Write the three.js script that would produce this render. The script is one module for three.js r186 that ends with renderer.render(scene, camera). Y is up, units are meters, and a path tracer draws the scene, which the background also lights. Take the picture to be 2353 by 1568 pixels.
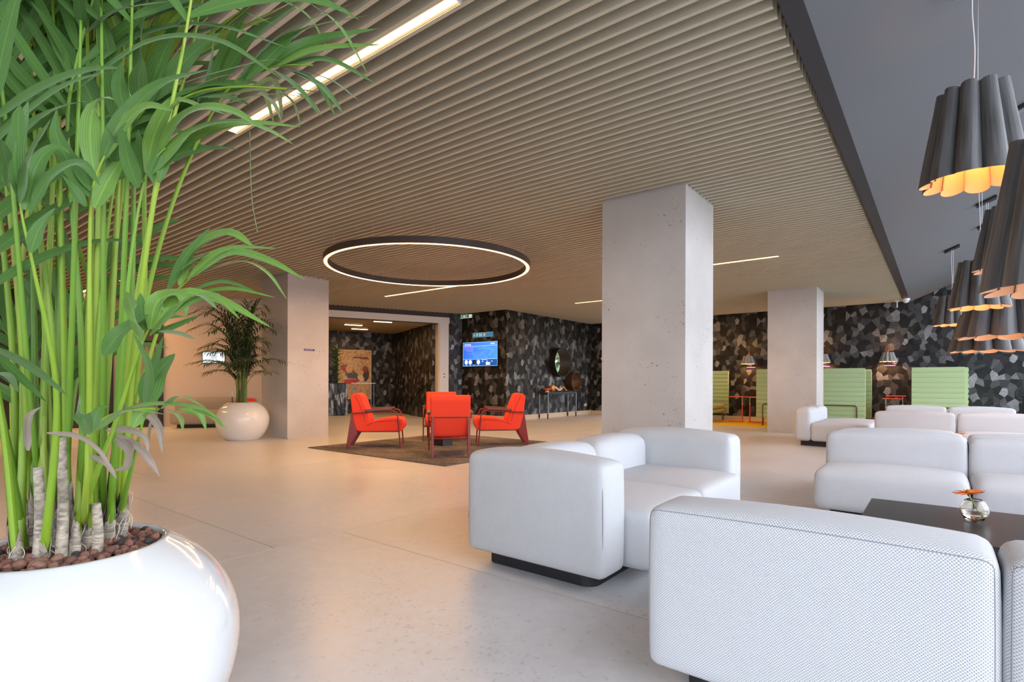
import * as THREE from 'three';
import { mergeGeometries } from 'three/addons/utils/BufferGeometryUtils.js';
import { RoundedBoxGeometry } from 'three/addons/geometries/RoundedBoxGeometry.js';
import { TextGeometry } from 'three/addons/geometries/TextGeometry.js';
import { FontLoader } from 'three/addons/loaders/FontLoader.js';
import { RectAreaLightUniformsLib } from 'three/addons/lights/RectAreaLightUniformsLib.js';

// ---------------------------------------------------------------- camera, sky, exposure
RectAreaLightUniformsLib.init();
const scene = new THREE.Scene();
const renderer = new THREE.WebGLRenderer({ antialias: true });
renderer.toneMapping = THREE.LinearToneMapping;
renderer.toneMappingExposure = 1.52;
renderer.shadowMap.enabled = true;
const camera = new THREE.PerspectiveCamera(63.97, 2353 / 1568, 0.05, 200);
camera.position.set(0, 1.03, 0);
camera.rotation.order = 'YXZ';
camera.rotation.set(0, 38.03 * Math.PI / 180, 0.0033);
camera.setViewOffset(2353, 1568, 0, -96, 2353, 1568);      // shifted lens: verticals stay upright
scene.background = new THREE.Color(3.15, 3.4, 3.85);          // even overcast sky

const WARM = new THREE.Color(1.0, 0.54, 0.21);
const LED = 66;                                             // brightness of the linear lights
const font = await new FontLoader().loadAsync('fonts/droid/droid_sans_bold.typeface.json');

// ---------------------------------------------------------------- helpers
const V = (x, y, z) => new THREE.Vector3(x, y, z);
function mulberry(a) { return () => { a |= 0; a = a + 0x6D2B79F5 | 0; let t = Math.imul(a ^ a >>> 15, 1 | a); t = t + Math.imul(t ^ t >>> 7, 61 | t) ^ t; return ((t ^ t >>> 14) >>> 0) / 4294967296; }; }
const rnd = mulberry(7);
const names = new Map();
function numbered(n) { const k = names.get(n) ?? 0; names.set(n, k + 1); return k ? n + '_' + String(k).padStart(3, '0') : n; }
function tag(o, label, category, group, kind) { if (label) o.userData.label = label; if (category) o.userData.category = category; if (group) o.userData.group = group; if (kind) o.userData.kind = kind; return o; }
function thing(name, label, category, [x, y, z] = [0, 0, 0], turn = 0, group) {
  const o = new THREE.Group(); o.name = numbered(name); scene.add(o); o.position.set(x, y, z); o.rotation.y = turn;
  return tag(o, label, category, group);
}
function part(name, geo, mat, parent, label) { const m = new THREE.Mesh(geo, mat); m.name = name; parent.add(m); if (label) m.userData.label = label; return m; }
function single(name, geo, mat, label, category, group) { const m = new THREE.Mesh(geo, mat); m.name = numbered(name); scene.add(m); return tag(m, label, category, group); }
function struct(name, geo, mat, label, category) { const m = new THREE.Mesh(geo, mat); m.name = name; scene.add(m); return tag(m, label, category ?? name.split('_')[0], null, 'structure'); }
function dup(root, label, [x, y, z], turn = 0, group) {
  const r = root.clone(); r.name = numbered(root.name.replace(/_\d{3}$/, '')); r.userData = { ...root.userData }; scene.add(r); r.position.set(x, y, z); r.rotation.y = turn;
  if (label) r.userData.label = label; if (group) r.userData.group = group; return r;
}
// box between two corners, uv in metres
function bx(x0, x1, y0, y1, z0, z1) {
  const P = [], N = [], U = [], I = [];
  const f = (a, b, c, d, n, uv) => { const k = P.length / 3; for (const p of [a, b, c, d]) { P.push(...p); N.push(...n); U.push(...uv(p)); } I.push(k, k + 1, k + 2, k, k + 2, k + 3); };
  const xy = (p) => [p[0], p[1]], zy = (p) => [p[2], p[1]], xz = (p) => [p[0], p[2]];
  f([x0, y0, z1], [x1, y0, z1], [x1, y1, z1], [x0, y1, z1], [0, 0, 1], xy);
  f([x1, y0, z0], [x0, y0, z0], [x0, y1, z0], [x1, y1, z0], [0, 0, -1], xy);
  f([x1, y0, z1], [x1, y0, z0], [x1, y1, z0], [x1, y1, z1], [1, 0, 0], zy);
  f([x0, y0, z0], [x0, y0, z1], [x0, y1, z1], [x0, y1, z0], [-1, 0, 0], zy);
  f([x0, y1, z1], [x1, y1, z1], [x1, y1, z0], [x0, y1, z0], [0, 1, 0], xz);
  f([x0, y0, z0], [x1, y0, z0], [x1, y0, z1], [x0, y0, z1], [0, -1, 0], xz);
  const g = new THREE.BufferGeometry();
  g.setAttribute('position', new THREE.Float32BufferAttribute(P, 3)); g.setAttribute('normal', new THREE.Float32BufferAttribute(N, 3)); g.setAttribute('uv', new THREE.Float32BufferAttribute(U, 2)); g.setIndex(I);
  return g;
}
const merge = (list) => mergeGeometries(list.map((g) => { const h = g.index ? g.toNonIndexed() : g; for (const k of Object.keys(h.attributes)) if (!['position', 'normal', 'uv'].includes(k)) h.deleteAttribute(k); return h; }), false);
const moved = (g, x, y, z, ry = 0, rx = 0, rz = 0) => { g.applyMatrix4(new THREE.Matrix4().makeRotationFromEuler(new THREE.Euler(rx, ry, rz, 'YXZ'))); g.translate(x, y, z); return g; };
const rbox = (w, h, d, r, x, y, z, ry = 0, rx = 0, rz = 0) => moved(new RoundedBoxGeometry(w, h, d, 3, r), x, y, z, ry, rx, rz);
const cyl = (r0, r1, h, x, y, z, seg = 24) => moved(new THREE.CylinderGeometry(r0, r1, h, seg), x, y, z);
function rod(a, b, r, seg = 8) { const d = V(...b).sub(V(...a)), L = d.length(); const g = new THREE.CylinderGeometry(r, r, L, seg); g.applyQuaternion(new THREE.Quaternion().setFromUnitVectors(V(0, 1, 0), d.normalize())); g.translate((a[0] + b[0]) / 2, (a[1] + b[1]) / 2, (a[2] + b[2]) / 2); return g; }
function tube(pts, r, seg = 32, rad = 8, closed = false) { return new THREE.TubeGeometry(new THREE.CatmullRomCurve3(pts.map((p) => V(...p)), closed, 'centripetal'), seg, r, rad, closed); }
// tube along straight runs with rounded corners
function bent(pts, r, fillet, rad = 8) {
  const path = new THREE.CurvePath(), v = pts.map((p) => V(...p)); let last = v[0];
  for (let i = 1; i < v.length - 1; i++) {
    const a = v[i].clone().add(v[i - 1].clone().sub(v[i]).setLength(fillet)), b = v[i].clone().add(v[i + 1].clone().sub(v[i]).setLength(fillet));
    path.add(new THREE.LineCurve3(last, a)); path.add(new THREE.QuadraticBezierCurve3(a, v[i], b)); last = b;
  }
  path.add(new THREE.LineCurve3(last, v[v.length - 1]));
  return new THREE.TubeGeometry(path, (v.length - 1) * 12, r, rad);
}
// smooth normals across seams by position
function smooth(g, eps = 1e4) {
  g.computeVertexNormals(); const p = g.attributes.position, n = g.attributes.normal, m = new Map(), key = (i) => Math.round(p.getX(i) * eps) + ',' + Math.round(p.getY(i) * eps) + ',' + Math.round(p.getZ(i) * eps);
  for (let i = 0; i < p.count; i++) { const k = key(i), a = m.get(k) ?? [0, 0, 0]; a[0] += n.getX(i); a[1] += n.getY(i); a[2] += n.getZ(i); m.set(k, a); }
  for (let i = 0; i < p.count; i++) { const a = m.get(key(i)), l = Math.hypot(...a) || 1; n.setXYZ(i, a[0] / l, a[1] / l, a[2] / l); }
  return g;
}
// upholstered block: rounded edges, faces swelling by (sx, sy, sz) metres; uv in metres
function softMap(x0, x1, y0, y1, z0, z1, r, s) {
  const c = [(x0 + x1) / 2, (y0 + y1) / 2, (z0 + z1) / 2], h = [(x1 - x0) / 2, (y1 - y0) / 2, (z1 - z0) / 2];
  return (u) => {                                            // u: point on the cube [-1, 1]^3
    const q = u.map((a, n) => a * h[n]), inn = q.map((a, n) => Math.max(-(h[n] - r), Math.min(h[n] - r, a))), dd = q.map((a, n) => a - inn[n]), l = Math.hypot(...dd) || 1, p = inn.map((a, n) => a + dd[n] / l * r), w = p.map((a, n) => Math.max(0, 1 - (a / h[n]) ** 2));
    return p.map((a, n) => { const k = Math.pow(w[(n + 1) % 3], 0.8) * Math.pow(w[(n + 2) % 3], 0.8); return a + c[n] + (n === 1 && a < 0 ? 0 : s[n]) * (a / h[n]) * k; });
  };
}
function soft(x0, x1, y0, y1, z0, z1, r, s = [0, 0, 0], N = 14) {
  const f = softMap(x0, x1, y0, y1, z0, z1, r, s), P = [], U = [], I = [], ease = (t) => Math.sign(t) * (1 - Math.pow(1 - Math.abs(t), 1.7));
  for (let ax = 0; ax < 3; ax++) for (const sg of [1, -1]) {
    const u = (ax + 1) % 3, v = (ax + 2) % 3, k = P.length / 3;
    for (let i = 0; i <= N; i++) for (let j = 0; j <= N; j++) { const q = [0, 0, 0]; q[ax] = sg; q[u] = ease(i / N * 2 - 1); q[v] = ease(j / N * 2 - 1); const W = f(q); P.push(...W); U.push(...(ax === 0 ? [W[2], W[1]] : ax === 1 ? [W[0], W[2]] : [W[0], W[1]])); }
    for (let i = 0; i < N; i++) for (let j = 0; j < N; j++) { const a = k + i * (N + 1) + j, b = a + N + 1; if (sg > 0) I.push(a, b, b + 1, a, b + 1, a + 1); else I.push(a, b + 1, b, a, a + 1, b + 1); }
  }
  const g = new THREE.BufferGeometry(); g.setAttribute('position', new THREE.Float32BufferAttribute(P, 3)); g.setAttribute('uv', new THREE.Float32BufferAttribute(U, 2)); g.setIndex(I);
  return smooth(g);
}
const rel = (g, o) => g.translate(-o[0], -o[1], -o[2]);

// ---------------------------------------------------------------- textures
function lattice(seed, n) { const r = mulberry(seed), a = new Float32Array(n * n); for (let i = 0; i < n * n; i++) a[i] = r(); return (x, y) => { const xi = Math.floor(x), yi = Math.floor(y), fx = x - xi, fy = y - yi, s = fx * fx * (3 - 2 * fx), t = fy * fy * (3 - 2 * fy), m = (k) => ((k % n) + n) % n, A = a[m(xi) + n * m(yi)], B = a[m(xi + 1) + n * m(yi)], C = a[m(xi) + n * m(yi + 1)], D = a[m(xi + 1) + n * m(yi + 1)]; return (A + (B - A) * s) * (1 - t) + (C + (D - C) * s) * t; }; }
function fbm(seed, n, oct) { const L = []; for (let i = 0; i < oct; i++) L.push(lattice(seed + i * 13, n << i)); return (u, v) => { let s = 0, a = 0.5, w = 0; L.forEach((l, i) => { s += a * l(u * (n << i), v * (n << i)); w += a; a *= 0.55; }); return s / w; }; }
function tex(W, H, size, fn, color = true) {
  const d = new Uint8Array(W * H * 4);
  for (let y = 0; y < H; y++) for (let x = 0; x < W; x++) { const c = fn((x + 0.5) / W, (y + 0.5) / H, x, y), o = (y * W + x) * 4; const k = Array.isArray(c) ? c : [c, c, c]; for (let i = 0; i < 3; i++) d[o + i] = Math.max(0, Math.min(255, k[i] * 255)); d[o + 3] = 255; }
  const t = new THREE.DataTexture(d, W, H); t.wrapS = t.wrapT = THREE.RepeatWrapping; t.magFilter = THREE.LinearFilter; if (color) t.colorSpace = THREE.SRGBColorSpace; t.repeat.set(1 / size[0], 1 / size[1]); t.needsUpdate = true; return t;
}
function canvasTex(W, H, draw) { const c = document.createElement('canvas'); c.width = W; c.height = H; draw(c.getContext('2d'), W, H); const t = new THREE.CanvasTexture(c); t.colorSpace = THREE.SRGBColorSpace; return t; }
const std = (o) => new THREE.MeshStandardMaterial(o);
const phys = (o) => new THREE.MeshPhysicalMaterial(o);
const lin = (r, g, b) => new THREE.Color().setRGB(r, g, b);

// floor slabs: pale cement with fine pores and soft clouds
const fN = fbm(11, 4, 6), fF = fbm(29, 64, 3), pores = fbm(31, 220, 1), zone = fbm(37, 6, 3);
const floorMap = tex(1024, 1024, [3, 3], (u, v) => { const a = fN(u, v), b = fF(u, v), p = pores(u, v * 1.0), z = zone(u, v); let k = 0.83 + (a - 0.5) * 0.07 + (b - 0.5) * 0.05; if (p > 0.93 - Math.max(0, z - 0.45) * 0.4) k -= 0.06; return [k * 0.985, k * 0.98, k * 0.985]; });
const floorRough = tex(512, 512, [3, 3], (u, v) => 0.33 + (fN(u, v) - 0.5) * 0.12 + (fF(u, v) - 0.5) * 0.10, false);
// column cladding: cement with dark pinholes
const cN = fbm(51, 3, 6), cP = fbm(57, 128, 1), cZ = fbm(61, 5, 3);
const stoneFn = (u, v) => { const a = cN(u, v), z = cZ(u, v), p = cP(u, v); let k = 0.80 + (a - 0.5) * 0.13; if (p > 0.965 - Math.max(0, z - 0.5) * 0.28) k -= 0.20; return k; };
const stoneMap = tex(1024, 1024, [2, 2], (u, v) => { const k = stoneFn(u, v); return [k * 0.985, k * 0.955, k * 0.93]; });
const stoneBump = tex(1024, 1024, [2, 2], (u, v) => stoneFn(u, v) * 0.9, false);
// printed wall covering: faceted shards in greys with a drawn wood grain
function shards() {
  const S = 1536, G = 15, size = 2.1, r = mulberry(91), cells = [];
  for (let j = 0; j < G; j++) for (let i = 0; i < G; i++) for (let q = 0; q < 1 + (r() < 0.35 ? 1 : 0); q++) { const t = r(); cells.push({ i, j, x: (i + 0.06 + r() * 0.88) / G, y: (j + 0.06 + r() * 0.88) / G, k: t < 0.52 ? 0.12 + r() * 0.09 : t < 0.83 ? 0.25 + r() * 0.16 : 0.46 + r() * 0.20, a: r() * 3.14, f: 60 + r() * 60, m: r() * 10 }); }
  const by = Array.from({ length: G * G }, () => []); for (const c of cells) by[c.j * G + c.i].push(c);
  const grain = fbm(97, 64, 3), out = new Float32Array(S * S);
  return tex(S, S, [size, size], (u, v) => {
    const ci = Math.floor(u * G), cj = Math.floor(v * G); let b = 9, c1 = null;
    for (let dj = -2; dj <= 2; dj++) for (let di = -2; di <= 2; di++) for (const c of by[((cj + dj + G) % G) * G + (ci + di + G) % G]) { let dx = Math.abs(u - c.x), dy = Math.abs(v - c.y); if (dx > 0.5) dx = 1 - dx; if (dy > 0.5) dy = 1 - dy; const d = dx + dy * 0.9 > 0 ? Math.hypot(dx * 1.12, dy * 0.86) : 0; if (d < b) { b = d; c1 = c; } }
    const s = u * Math.cos(c1.a) + v * Math.sin(c1.a), t = -u * Math.sin(c1.a) + v * Math.cos(c1.a), g = grain(s * 5 + c1.m, t * 0.4), l = Math.abs(((s * c1.f * 0.5) % 1 + 1) % 1 - 0.5) < 0.05 ? -0.10 : 0;
    const k = c1.k * (0.90 + (g - 0.5) * 0.55 + l); return [k * 0.985, k * 0.985, k * 1.0];
  });
}
const shardMap = shards();
// woven upholstery: light cloth with darker diagonal points (0.0075 m weave)
const weave = tex(64, 64, [0.034, 0.034], (u, v) => { const a = Math.cos(u * 4 * 6.2832), b = Math.cos(v * 4 * 6.2832), k = (a * b + 1) / 2; return 0.92 - 0.34 * Math.pow(1 - k, 2.2); });
const weaveBump = tex(64, 64, [0.034, 0.034], (u, v) => (Math.cos(u * 25.13) * Math.cos(v * 25.13) + 1) / 2, false);
const streakN = fbm(71, 48, 3);
const veneerMap = tex(512, 256, [1, 1], (u, v) => { const k = 0.34 + (streakN(u, v * 0.04) - 0.5) * 0.20 + (streakN(u * 3, v * 0.08) - 0.5) * 0.10; return [k * 1.0, k * 0.985, k * 0.985]; });
const blackWood = tex(512, 512, [1.2, 1.2], (u, v) => { const k = 0.19 + (streakN(u * 0.25, v * 4) - 0.5) * 0.07 + (streakN(u * 0.02, v * 8) - 0.5) * 0.05; return [k, k * 0.985, k * 0.98]; });
const rugN = fbm(81, 5, 6), rugF = fbm(83, 96, 2);
const rugMap = tex(1024, 1024, [3, 3], (u, v) => { const a = rugN(u, v * 1.7), k = 0.39 + (a - 0.5) * 0.38 + (rugF(u, v) - 0.5) * 0.16; return [k * 1.06, k * 0.98, k * 0.93]; });
const yellowMap = tex(256, 256, [1, 1], (u, v) => { const k = 0.9 + (rugF(u, v) - 0.5) * 0.25; return [k, k * 0.80, 0.02]; });
const leafMap = tex(64, 32, [1, 1], (u, v) => { const r = Math.abs(Math.cos(u * 3.1416 * 9)), m = Math.abs(u - 0.5) < 0.03 ? 0.25 : 0; return 0.72 + 0.22 * Math.pow(r, 0.7) + m + (fF(u, v) - 0.5) * 0.10; });
const barkMap = tex(128, 256, [1, 1], (u, v) => { const k = 0.62 + (streakN(u, v * 0.1) - 0.5) * 0.5; return [k, k * 0.92, k * 0.82]; });

// ---------------------------------------------------------------- materials
const M = {
  floor: std({ map: floorMap, roughnessMap: floorRough, roughness: 1.0 }),
  grout: std({ color: lin(0.16, 0.15, 0.14), roughness: 0.9 }),
  stone: std({ map: stoneMap, bumpMap: stoneBump, bumpScale: 0.0012, roughness: 0.62 }),
  slat: std({ color: lin(0.60, 0.54, 0.41), roughness: 0.5 }),
  plenum: std({ color: lin(0.03, 0.025, 0.02), roughness: 0.9 }),
  darkCeil: std({ color: lin(0.135, 0.138, 0.148), roughness: 0.75 }),
  beam: std({ color: lin(0.035, 0.037, 0.044), roughness: 0.6 }),
  shard: std({ map: shardMap, roughness: 0.48, metalness: 0.5 }),
  beige: std({ color: lin(0.60, 0.50, 0.42), roughness: 0.6 }),
  beigeTrim: std({ color: lin(0.66, 0.56, 0.44), roughness: 0.55 }),
  offWhite: std({ color: lin(0.72, 0.69, 0.66), roughness: 0.5 }),
  brown: std({ color: lin(0.05, 0.038, 0.032), roughness: 0.6 }),
  tan: std({ color: lin(0.40, 0.30, 0.17), roughness: 0.7 }),
  darkWall: std({ color: lin(0.03, 0.027, 0.027), roughness: 0.6 }),
  white: std({ color: lin(0.80, 0.80, 0.80), roughness: 0.5 }),
  glass: phys({ color: 0xffffff, transmission: 1, roughness: 0.0, thickness: 0, ior: 1.5 }),
  frame: std({ color: lin(0.03, 0.03, 0.033), roughness: 0.45, metalness: 0.2 }),
  cloth: std({ map: weave, bumpMap: weaveBump, bumpScale: 0.0008, color: lin(0.90, 0.91, 0.94), roughness: 0.95 }),
  seam: std({ color: lin(0.30, 0.31, 0.34), roughness: 0.9 }),
  clothBeige: std({ map: weave, color: lin(0.55, 0.46, 0.37), roughness: 0.95 }),
  plinth: std({ color: lin(0.018, 0.019, 0.023), roughness: 0.6 }),
  red: std({ color: lin(0.86, 0.052, 0.018), roughness: 0.85 }),
  redMetal: std({ color: lin(0.22, 0.014, 0.012), roughness: 0.4 }),
  walnut: std({ color: lin(0.115, 0.045, 0.035), roughness: 0.45 }),
  black: std({ color: lin(0.012, 0.012, 0.013), roughness: 0.5 }),
  blackGloss: std({ color: lin(0.012, 0.012, 0.013), roughness: 0.25 }),
  blackWood: std({ map: blackWood, roughness: 0.34 }),
  pot: phys({ color: lin(0.74, 0.74, 0.74), roughness: 0.12, clearcoat: 1, clearcoatRoughness: 0.03 }),
  soil: std({ color: lin(0.06, 0.035, 0.027), roughness: 0.95 }),
  green: std({ color: lin(0.43, 0.56, 0.30), roughness: 0.9 }),
  greenSeat: std({ color: lin(0.50, 0.52, 0.22), roughness: 0.9 }),
  rust: std({ color: lin(0.13, 0.035, 0.016), roughness: 0.5 }),
  coral: std({ color: lin(0.72, 0.11, 0.085), roughness: 0.5 }),
  chrome: std({ color: lin(0.75, 0.75, 0.77), roughness: 0.2, metalness: 1 }),
  steel: std({ color: lin(0.32, 0.32, 0.34), roughness: 0.35, metalness: 0.8 }),
  veneer: std({ map: veneerMap, roughness: 0.5 }),
  veneerIn: std({ color: lin(0.78, 0.56, 0.38), roughness: 0.7 }),
  cord: std({ color: lin(0.75, 0.75, 0.76), roughness: 0.5 }),
  rug: std({ map: rugMap, roughness: 1.0 }),
  yellow: std({ map: yellowMap, roughness: 1.0 }),
  mirror: std({ color: lin(0.92, 0.93, 0.93), roughness: 0.02, metalness: 1 }),
  led: std({ color: 0xffffff, emissive: lin(1.0, 0.66, 0.32), emissiveIntensity: 4 }),
  ledHalo: std({ color: lin(0.8, 0.6, 0.4), emissive: lin(1.0, 0.42, 0.08), emissiveIntensity: 0.55, side: THREE.DoubleSide }),  // dim orange glow standing in for the halo round the lights
  bulb: std({ color: 0xffffff, emissive: lin(1.0, 0.55, 0.18), emissiveIntensity: 3 }),
};
const leafy = (r, g, b, t = 0.3) => phys({ color: lin(r, g, b), map: leafMap, roughness: 0.95, transmission: t, thickness: 0, clearcoat: 0.45, clearcoatRoughness: 0.32, side: THREE.DoubleSide });
const TONE = { mid: leafy(0.095, 0.245, 0.026), light: leafy(0.19, 0.385, 0.042), lime: leafy(0.46, 0.66, 0.10, 0.4), deep: leafy(0.095, 0.245, 0.026), dark: leafy(0.095, 0.245, 0.026), olive: leafy(0.22, 0.26, 0.07), stem: leafy(0.095, 0.245, 0.026), dry: leafy(0.42, 0.33, 0.26) };
const stemMat = std({ color: lin(0.20, 0.33, 0.020), roughness: 0.42 });
const stemMats = [stemMat, std({ color: lin(0.145, 0.285, 0.022), roughness: 0.4 }), std({ color: lin(0.26, 0.37, 0.03), roughness: 0.42 })], fibreMat = std({ color: lin(0.62, 0.56, 0.46), roughness: 0.9 });
const stemDark = std({ color: lin(0.09, 0.20, 0.03), roughness: 0.45 });
const bark = std({ map: barkMap, roughness: 0.9 });

// ================================================================ THE SETTING
const H = 2.985;                                            // underside of the slats
const ROT = { p: [-12.171, -8.083], d: [0.385, -0.923], n: [-0.923, -0.385] };   // the turned wall: a point, along it, behind it
const rotAt = (t, off = 0) => [ROT.p[0] + ROT.d[0] * t + ROT.n[0] * off, ROT.p[1] + ROT.d[1] * t + ROT.n[1] * off];
const rotTurn = Math.atan2(0.923, 0.385);
const LEFT = { p: [-12.70, -6.65], d: [-0.58, 0.815] };
const leftAt = (t, off = 0) => [LEFT.p[0] + LEFT.d[0] * t - 0.815 * off, LEFT.p[1] + LEFT.d[1] * t - 0.58 * off];
const leftTurn = Math.atan2(0.815, 0.58);
// wall between two plan points (left to right as seen from the room), its face on the line, its thickness behind
function wallGeo([ax, az], [bx_, bz], y0, y1, t = 0.15, off = 0, u0 = 0) {
  const L = Math.hypot(bx_ - ax, bz - az), g = bx(0, L, y0, y1, -t - off, -off); const uv = g.attributes.uv; for (let i = 0; i < uv.count; i++) uv.setX(i, uv.getX(i) + u0);
  g.rotateY(Math.atan2(-(bz - az), bx_ - ax)); g.translate(ax, 0, az); return g;
}

// floor: large slabs with narrow joints
const floor = struct('floor', bx(-21, 2.75, -0.20, -0.012, -18, 4.2), M.grout, 'pale cement-look slab floor of the lobby', 'floor');
{
  const cols = [[-21.235, -18.235, 0], [-18.235, -15.235, 0.4], [-15.235, -12.235, 0], [-12.235, -9.235, 0.45], [-9.235, -6.235, 0], [-6.235, -3.235, 0.478], [-3.235, -0.235, 0], [-0.235, 2.75, 0.5]];
  const g = 0.0028;
  for (const [x0, x1, s] of cols) for (let k = -3; k < 7; k++) {
    const z1 = 0.745 + s - k * 2.985 + 2.985, z0 = z1 - 2.985; if (z0 > 4.1 || z1 < -17.9) continue;
    const q = bx(Math.max(x0, -20.9) + g, x1 - g, -0.012, 0, Math.max(z0, -17.95) + g, Math.min(z1, 4.15) - g);
    const uv = q.attributes.uv, du = rnd() * 3, dv = rnd() * 3; for (let i = 0; i < uv.count; i++) uv.setXY(i, uv.getX(i) + du, uv.getY(i) + dv);
    part('floor_tile', q, M.floor, floor);
  }
}
// ceiling: backing slab with hanging slats
const COLS = [[-2.885, -1.965, -6.10, -5.27], [-10.17, -9.25, -6.10, -5.26], [-2.87, -1.95, -13.29, -12.46]];
const ceiling = struct('ceiling', bx(-21, -0.55, 3.085, 3.4, -18, 4.2), M.plenum, 'slatted cream ceiling on a dark backing', 'ceiling');
const leftLimit = (z) => z > -6.65 ? Math.max(-15.9, LEFT.p[0] - (z - LEFT.p[1]) / 0.815 * 0.58) : z > -11.45 ? ROT.p[0] + (z - ROT.p[1]) / -0.923 * 0.385 : -9.15;
for (let k = -59; k < 139; k++) {
  const zf = -2.079 - 0.1 * k, zn = zf + 0.026; let runs = [[leftLimit(zf) + 0.015, -0.685]];
  for (const [cx0, cx1, cz0, cz1] of COLS) if (zf < cz1 + 0.002 && zn > cz0 - 0.002) runs = runs.flatMap(([a, b]) => a < cx0 && b > cx1 ? [[a, cx0 - 0.004], [cx1 + 0.004, b]] : [[a, b]]);
  part('slat', runs.length > 1 ? merge(runs.map(([a, b]) => bx(a, b, H, 3.085, zf, zn))) : bx(runs[0][0], runs[0][1], H, 3.085, zf, zn), M.slat, ceiling);
}
// edge beam and rising dark ceiling over the window side
struct('trim_1', bx(-0.655, -0.548, 2.975, 3.40, -16, 4.1), M.beam, 'black beam along the end of the slats', 'beam');
{
  const s = 0.433, x0 = -0.55, x1 = 2.75, y0 = 2.985, y1 = y0 + s * (x1 - x0);
  const sh = new THREE.Shape([[x0, y0], [x1, y1], [x1, y1 + 0.3], [x0, y0 + 0.5]].map((p) => new THREE.Vector2(...p)));
  const g = new THREE.ExtrudeGeometry(sh, { depth: 20.4, bevelEnabled: false }); g.translate(0, 0, -16.2);
  struct('ceiling_sloped', g, M.darkCeil, 'dark grey ceiling sloping up towards the windows', 'ceiling');
}
// columns
[['cement-clad square column standing behind the corner of the pale sofa', 0], ['cement-clad square column beside the small potted palm', 1], ['cement-clad square column in front of the green booths', 2]].forEach(([l, i]) => {
  const [a, b, c, d] = COLS[i], m = new THREE.Mesh(bx(a, b, 0, 3.085, c, d), M.stone); m.name = numbered('column'); scene.add(m); tag(m, l, 'column', null, 'structure');
});
// back wall with the printed covering and the glazed shopfront hidden behind the column
struct('wall_back', merge([wallGeo([-5.30, -16], [2.75, -16], 0, 4.7, 0.2, 0, 3.85), wallGeo([-9.35, -16], [-8.45, -16], 0, 3.1, 0.2), wallGeo([-8.45, -16], [-5.30, -16], 2.55, 3.1, 0.2, 0, 0.9)]), M.shard, 'back wall with faceted black and grey printed covering', 'wall');
struct('wall_mirror', wallGeo([-9.15, -11.45], [-9.15, -16], 0, 3.1, 0.2, 0, 1.3), M.shard, 'faceted printed wall carrying the round mirrors', 'wall');
struct('wall_screen', wallGeo([-10.95, -11.45], [-9.35, -11.45], 0, 3.1, 0.2, 0, 0.6), M.shard, 'dark printed wall with the blue screen', 'wall');
struct('wall_side', wallGeo(rotAt(3.23), rotAt(3.64), 0, 3.1, 0.2, 0, 2.1), M.shard, 'narrow printed wall beside the wide doorway', 'wall');
struct('wall_left', merge([wallGeo(leftAt(1.765), leftAt(0), 0, 3.1, 0.2), wallGeo(leftAt(2.14), leftAt(1.765), 0, 3.1, 0.2, 0.035), wallGeo(rotAt(-1.62), rotAt(-0.5), 0, 3.1, 0.2)]), M.beige, 'plain beige wall with the white notice screen', 'wall');
struct('wall_dark', merge([wallGeo(leftAt(7.4), leftAt(3.25), 0, 3.1, 0.2, 0.02), wallGeo(leftAt(3.25), leftAt(2.14), 2.05, 3.1, 0.2, 0.02), bx(-21, leftAt(7.4)[0] + 0.2, 0, 3.1, -0.9, 4.2)]), M.darkWall, 'dark wall behind the large palm', 'wall');
// baseboards
struct('baseboard_back', merge([wallGeo([-5.30, -15.985], [2.6, -15.985], 0, 0.115, 0.015), wallGeo([-9.13, -15.985], [-8.45, -15.985], 0, 0.115, 0.015)]), M.beigeTrim, 'pale wooden baseboard along the back wall', 'baseboard');
struct('baseboard_mirror', wallGeo([-9.135, -11.435], [-9.135, -15.98], 0, 0.13, 0.015), M.beigeTrim, 'pale wooden baseboard under the mirrors', 'baseboard');
struct('baseboard_screen', wallGeo([-10.78, -11.435], [-9.135, -11.435], 0, 0.13, 0.015), M.beigeTrim, 'pale wooden baseboard under the blue screen', 'baseboard');
// wide doorway to the corridor
{
  const tl = rotAt(-0.5), tr = rotAt(3.23);
  struct('wall_over_doorway', wallGeo(tl, tr, 2.69, 3.1, 0.2, 0), M.brown, 'dark brown strip above the wide doorway', 'wall');
  const d = new THREE.Mesh(wallGeo(tl, tr, 2.69, 2.86, 0.10, -0.05), M.offWhite); d.name = 'door_1'; scene.add(d); tag(d, 'wide off-white doorway frame to the corridor', 'doorway', null, 'structure');
  part('jamb', wallGeo(rotAt(2.95), rotAt(3.215), 0, 2.69, 0.24, -0.03), M.offWhite, d);
  part('jamb_edge', wallGeo(rotAt(2.90), rotAt(2.95), 0, 2.69, 0.22, -0.02), M.beigeTrim, d);
  part('track', wallGeo(tl, rotAt(2.95), 2.665, 2.69, 0.06, -0.01), M.frame, d);
}
// corridor behind the doorway
struct('wall_corridor_back', wallGeo(rotAt(-1.7, 4), rotAt(3.0, 4), 0, 2.9, 0.2, 0, 0.4), M.shard, 'dark printed wall at the end of the corridor', 'wall');
struct('wall_corridor_right', merge([wallGeo(rotAt(2.9, 4.1), rotAt(2.9, 2.2), 0, 2.9, 0.2), wallGeo(rotAt(2.82, 2.2), rotAt(2.82, 0.2), 0, 2.9, 0.2, 0, 2.0)]), M.shard, 'printed stair wall with the handrail', 'wall');
struct('wall_corridor_left', wallGeo(rotAt(-1.6, 0.3), rotAt(-1.6, 4.1), 0, 2.9, 0.1), M.darkWall, 'dark wall closing the corridor', 'wall');
{ const g = bx(-1.6, 3.0, 2.70, 2.9, -4.1, -0.21); g.rotateY(rotTurn); g.translate(ROT.p[0], 0, ROT.p[1]); struct('ceiling_corridor', g, M.tan, 'tan plaster ceiling of the corridor', 'ceiling'); }
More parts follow.
